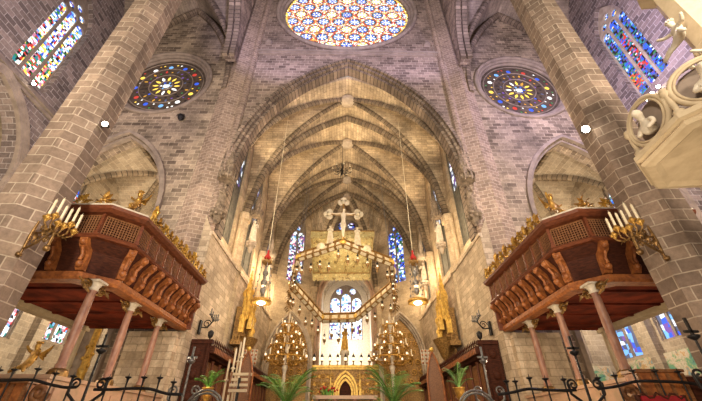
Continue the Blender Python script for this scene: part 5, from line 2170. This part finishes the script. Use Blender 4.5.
# ------------------------------------------------------------------ desks and seat at the bottom corners
for s, nm in SIDES:
    p = at(18 if s < 0 else 654, 380, y=9.85)
    t = thing('wooden_desk', 'orange-brown wooden desk front behind the railing in the lower %s corner' % nm, 'desk', (p.x, 9.85, 1.1))
    zt = at(0, 384, y=9.85).z if s < 0 else at(0, 372, y=9.85).z
    w_ = .95 if s < 0 else 1.15
    mb = MB()
    mb.box((p.x, 9.85, (1.1 + zt) / 2), (w_, .45, zt - 1.1))
    mb.build('body', M['woodo'], t)
    mb = MB()
    mb.box((p.x, 9.82, zt + .03), (w_ + .12, .55, .07))
    for k in range(4):
        mb.box((p.x - w_ / 2 + w_ * k / 3, 9.6, (1.1 + zt) / 2), (.07, .06, zt - 1.15))
    mb.build('frame', M['woodm'], t)
    mb = MB()
    x2 = p.x + s * (w_ / 2 + .55)
    mb.box((x2, 9.85, (1.1 + zt) / 2 - .05), (.8, .4, zt - 1.2))
    mb.build('side_cabinet', M['woodd'], t)
    x3 = p.x - s * (w_ / 2 + .28)
    t = thing('volute_stand', 'dark curled scroll end standing beside the %s wooden desk' % nm, 'scroll', (x3, 9.75, 1.1))
    mb = MB()
    mb.tube(spiral((x3, 9.75, 2.35), (1, 0, 0), Z, .22, 1.5, hand=s), .07, 6)
    mb.lathe((x3, 9.75, 1.1), [(.25, 0), (.2, .4), (.12, .8), (.16, 1.1)], 8)
    mb.build('scroll', M['woodm'], t)
c = at(660, 396, y=8.6)
t = thing('red_seat', 'red velvet covered seat in the lower right corner before the desk', 'seat', (c.x, 8.6, 0))
mb = MB()
mb.box((c.x, 8.6, (1.1 + c.z) / 2), (.95, .12, c.z - 1.1))
mb.box((c.x, 8.3, 1.6), (.95, .6, .12))
mb.build('cushion', M['red'], t)
mb = MB()
for sg in (-1, 1):
    mb.tube([(c.x + sg * .52, 8.6, 0), (c.x + sg * .52, 8.6, c.z + .02)], .05, 6)
mb.tube([(c.x - .5 + q * .1, 8.55, c.z + .06 * math.sin(q * 1.9)) for q in range(11)], .025, 5)
mb.build('carved_frame', M['woodd'], t)
c = at(25, 378, y=10.55)
winged_putto('gilded_figure', 'gilded winged figure on the marble parapet in the lower left corner', (c.x, 10.5, 2.84), -.4, M['gold'], sc_=.8)
mb = MB()

# ------------------------------------------------------------------ side chapel furnishing
t = thing('gilded_altarpiece', 'yellow gilded twin-column altarpiece seen between the left balcony columns', 'altarpiece', (-14.6, 21.5, 1.0))
for px in (66, 84):
    b0 = at(px, 366, y=21.5)
    mb = MB()
    mb.lathe((b0.x, 21.5, 1.0), [(.34, 0), (.34, .5), (.22, .7), (.24, 2.0), (.2, 3.2), (.25, 3.4), (.2, 3.5), (.19, 5.6), (.3, 6.0), (.36, 6.2)], 10)
    for q in range(10):
        a = q * 1.3
        mb.ball((b0.x + .2 * math.cos(a), 21.5 + .2 * math.sin(a), 4.6 + .12 * q), .12, 6, 4)
    mb.build('column', M['goldy'], t)
xm = at(75, 366, y=21.5).x
mb = MB()
mb.box((xm, 21.7, 3.9), (1.2, .2, 5.8))
mb.build('back', M['smooth'], t)
mb = MB()
mb.box((xm, 21.5, .75), (3.0, .9, .5))
mb.build('plinth', M['marble'], t)
tag(t, t['label'], 'altarpiece')
for s, nm in SIDES:
    mb = MB()
    for k, y in enumerate((22.9, 19.6)):
        mb.box((s * 19.55, y, 5.5), (.5, .7, 11.0))
        mb.box((s * 19.5, y, 10.6), (.8, 1.0, .3))
    for k in (13.4, 15.6):
        mb.box((s * k, 26.8, 4.5), (.6, .4, 9.0))
    struct(mb.build('trim_pilaster', M['chapel'], origin=(0, 0, 0)))
mb = MB()
mb.prism([(19.8, .1), (26.6, .1), (26.6, 5.5), (19.8, 5.5)], (19.62, 0, 0), (0, 1, 0), (1, 0, 0), .12)
o = mb.build('ceramic_mural', M['mural'])
tag(o, 'uneven coloured ceramic mural on the side chapel wall below the right balcony', 'mural')
mb = MB()
mb.prism([(15.9, .1), (19.0, .1), (19.0, 5.4), (15.9, 5.4)], (0, 26.8, 0), (1, 0, 0), (0, 1, 0), .12)
o = mb.build('ceramic_mural', M['mural'])
tag(o, 'green and cream ceramic mural on the far chapel wall behind the right balcony columns', 'mural')

c = at(181, 117, y=17.8)
mb = MB()
mb.lathe(c, [(.05, -.35), (.22, -.1), (.26, .12), (.2, .18)], 8)
mb.box(c + V((0, .1, .0)), (.2, .2, .3))
tag(mb.build('wall_lantern', M['iron']), 'small dark lantern on the wall under the lower right of the left dark rose window', 'lamp')
# ------------------------------------------------------------------ pulpit tester
PC = V((6.96, 4.36, 5.78))
t = thing('pulpit_tester', 'cream stone octagonal pulpit canopy seen from below at the right edge', 'pulpit canopy', PC)
R_ = 1.42
mb = MB()
rot = math.radians(153) 
mb.lathe(PC, [(R_ * .35, .12), (R_ * .82, .02), (R_ * .9, -.04), (R_, .0), (R_ * 1.03, .05), (R_ * 1.0, .1), (R_ * 1.06, .14), (R_ * 1.06, .24), (R_ * .98, .28), (.3, .3)], 8, smooth=False, rot=rot)
mb.lathe(PC, [(.001, .02), (R_ * .3, .06), (R_ * .36, .13)], 8, smooth=False, rot=rot)
mb.build('slab', M['cream'], t)
mb = MB()
mb.box((8.2, 4.9, 3.4), (.6, .6, 6.8))
mb.lathe((8.2, 4.9, 5.3), [(.32, -.6), (.4, 0), (.9, .48)], 8, smooth=False)
mb.build('support', M['cream2'], t)
for k in (0, 1, 2, 3, 4, 5):
    a = rot + PI / 4 * (k + .5)
    d = V((math.cos(a), math.sin(a), 0))
    u = V((-d.y, d.x, 0))
    c = PC + d * (R_ * .9) + Z * .68
    mb = MB()
    for r, o, th in ((.46, 0, .05), (.4, .03, .025)):
        mb.tube([c + d * o + u * r * math.cos(q * PI / 14) + Z * r * math.sin(q * PI / 14) for q in range(29)], th, 6, caps=False)
    mb.build('roundel_ring', M['cream'], t)
    mb = MB()
    mb.prism(circle(0, 0, .42, 20), c - d * .14, u, -d, .05)
    mb.build('roundel_back', M['mould'], t)
    # figure leaning out of the roundel
    P = lambda a_, z, o: c + u * a_ + Z * z + d * o - PC
    nd = [(P(-.04, -.3, .0), .13), (P(-.02, -.12, .04), .12), (P(0, .03, .08), .05), (P(.03, .17, .14), .1), (P(.04, .24, .13), .085), (P(.03, .15, .25), .022),
          (P(.14, -.06, .06), .05), (P(.2, -.2, .1), .042), (P(.08, -.26, .18), .035), (P(-.15, -.08, .06), .05), (P(-.22, -.2, .1), .042), (P(-.12, -.26, .18), .035)]
    ed = [(0, 1), (1, 2), (2, 3), (3, 4), (3, 5), (1, 6), (6, 7), (7, 8), (1, 9), (9, 10), (10, 11)]
    skin('bust', nd, ed, M['cream2'], t, origin=(0, 0, 0))
    # garland posts between roundels
    a2 = rot + PI / 4 * k
    p = PC + V((math.cos(a2), math.sin(a2), 0)) * R_ * .96 + Z * .26
    mb = MB()
    mb.lathe(p, [(.08, 0), (.09, .08), (.045, .12), (.055, .3), (.045, .45), (.08, .5), (.085, .55)], 8)
    mb.ball(p + Z * .6, .07, 8, 6)
    mb.build('corner_post', M['cream'], t)
LC = V((7.8, 3.95, PC.z))
mb = MB()
mb.lathe(LC, [(.75, .26), (.7, .5), (.5, .62), (.42, .8), (.4, 2.2), (.52, 2.35), (.52, 2.5), (.42, 2.6), (.38, 4.6), (.6, 4.9)], 8, smooth=False, rot=rot)
mb.build('lantern', M['cream'], t)
for k in range(8):
    a = rot + PI / 4 * k
    d = V((math.cos(a), math.sin(a), 0))
    mb = MB()
    mb.tube([LC + d * .8 + Z * .3, LC + d * .8 + Z * .6, LC + d * .55 + Z * .95, LC + d * .42 + Z * 1.3, LC + d * .45 + Z * 1.6], [.07, .08, .07, .06, .04], 7)
    mb.tube(spiral(LC + d * .62 + Z * .85, d, Z, .13, 1.4), .04, 5)
    leaf_blade(mb, LC + d * .5 + Z * 1.0, LC + d * .75 + Z * 1.25, .08)
    mb.build('scroll_rib', M['cream2'], t)
for k, (a, z, r, sc2) in enumerate(((165, .8, .75, .85), (205, 1.5, .62, .8), (130, 1.7, .6, .7), (170, 2.6, .6, .8))):
    ar = math.radians(a)
    loc = LC + V((math.cos(ar) * r, math.sin(ar) * r, z))
    winged_putto('cherub_statue', 'cream stone cherub %s the pulpit canopy' % ('lowest, just above a roundel of', 'halfway up the column over', 'on the far side of the column over', 'highest on the column over')[k], loc, ar + PI / 2, M['cream2'], sc_=sc2, wings=k % 2 == 0)
# ================================================================== LIGHT
wd = bpy.data.worlds.new('world')
sc.world = wd
wd.use_nodes = True
bg = wd.node_tree.nodes['Background']
bg.inputs[0].default_value = (1.0, .86, .72, 1)
bg.inputs[1].default_value = .42


def lamp(name, kind, loc, energy, color, size=.4, target=None, spot=None, blend=.6):
    l = bpy.data.lights.new(name, kind)
    l.energy = energy
    l.color = color
    if kind == 'AREA':
        l.size = size
    else:
        l.shadow_soft_size = size
    if kind == 'SPOT':
        l.spot_size = math.radians(spot or 80)
        l.spot_blend = blend
    o = bpy.data.objects.new(name, l)
    COL.objects.link(o)
    o.location = loc
    if target is not None:
        o.rotation_euler = (V(target) - V(loc)).to_track_quat('-Z', 'Y').to_euler()
    return o


WARM, NEUT, COOL = (1, .78, .5), (1, .87, .7), (.66, .58, 1)
for s in (-1, 1):
    # uplights on the choir sills
    for y in (20.6, 25.0, 28.8, 32.0, 34.8):
        lamp('uplight', 'POINT', (s * 7.0, y, 13.6), 330, WARM, .3)
    lamp('vault_uplight', 'SPOT', (s * 7.3, 20.2, 17.4), 2300, WARM, .3, (s * 4.2, 20.9, 26), 80)
    lamp('vault_uplight', 'SPOT', (s * 7.3, 27.0, 17.4), 2300, WARM, .3, (s * 4.2, 27.0, 26), 80)
    lamp('choir_flood', 'SPOT', (s * 5.0, 16.0, 17.0), 5200, WARM, .5, (-s * 7.5, 24, 7), 80)
    lamp('pillar_spot', 'SPOT', (s * 8.2, 9.6, 10.6), 2000, NEUT, .3, (s * 12, 18, 21), 110)
    lamp('nave_flood', 'SPOT', (s * 5.5, -4.0, 9.0), 8800, NEUT, .8, (s * 9, 18, 22), 110)
    lamp('nave_flood', 'SPOT', (s * 4, -4.0, 6.0), 4600, NEUT, .8, (-s * 9, 12, 7), 90)
    lamp('pillar_fill', 'SPOT', (s * 3.0, 2.0, 1.5), 1100, (1, .82, .6), .4, (s * 9.4, 8.8, 6.0), 60)  # added warm fill to brighten the lower pillars, no fixture stands here
    lamp('aisle_flood', 'SPOT', (s * 14, 3.0, 9.0), 5200, NEUT, .8, (s * 15, 18, 21), 100)
    lamp('rose_light', 'SPOT', (s * 6, 10.0, 24.0), 3600, COOL, .6, (s * 5, 18, 33), 90)
    lamp('aisle_cool_fill', 'POINT', (s * 14, 10.5, 21.0), 500 if s < 0 else 3600, COOL, .6)  # added violet fill for the side walls, without a modelled source
    lamp('chapel_lamp', 'POINT', (s * 15.2, 22.5, 9.0), 1500, NEUT, .5)
    lamp('side_chapel_fill', 'POINT', (s * 22, 11.0, 8.0), 500, WARM, .5)  # invisible light added so the side chapel openings do not go dark
    lamp('chapel_vault_fill', 'POINT', (s * 17.0, 23.5, 13.0), 700, WARM, .3)  # added fill that brings out the upper chapel and its ribs
    lamp('parapet_fill', 'POINT', (s * 5.2, 12.5, 3.4), 260, WARM, .3)  # not a hanging lamp: added fill warming the inner faces of the parapets
    lamp('tribune_lamp', 'POINT', (s * 10.5, 13.5, 3.2), 110, WARM, .4)
lamp('pulpit_fill', 'SPOT', (4.2, 3.0, .8), 420, WARM, .3, (6.9, 4.6, 5.7), 60)  # added light from below, brightens the underside of the canopy
lamp('trinity_lamp', 'POINT', (0, 44.6, 10.5), 1300, (1, .95, .9), .5)
lamp('altar_lamp', 'POINT', (0, 30.0, 15.0), 450, WARM, .5)
sc.view_settings.view_transform = 'Standard'
sc.view_settings.look = 'None'
sc.view_settings.gamma = 1
sc.view_settings.use_curve_mapping = False
sc.view_settings.exposure = 0.0
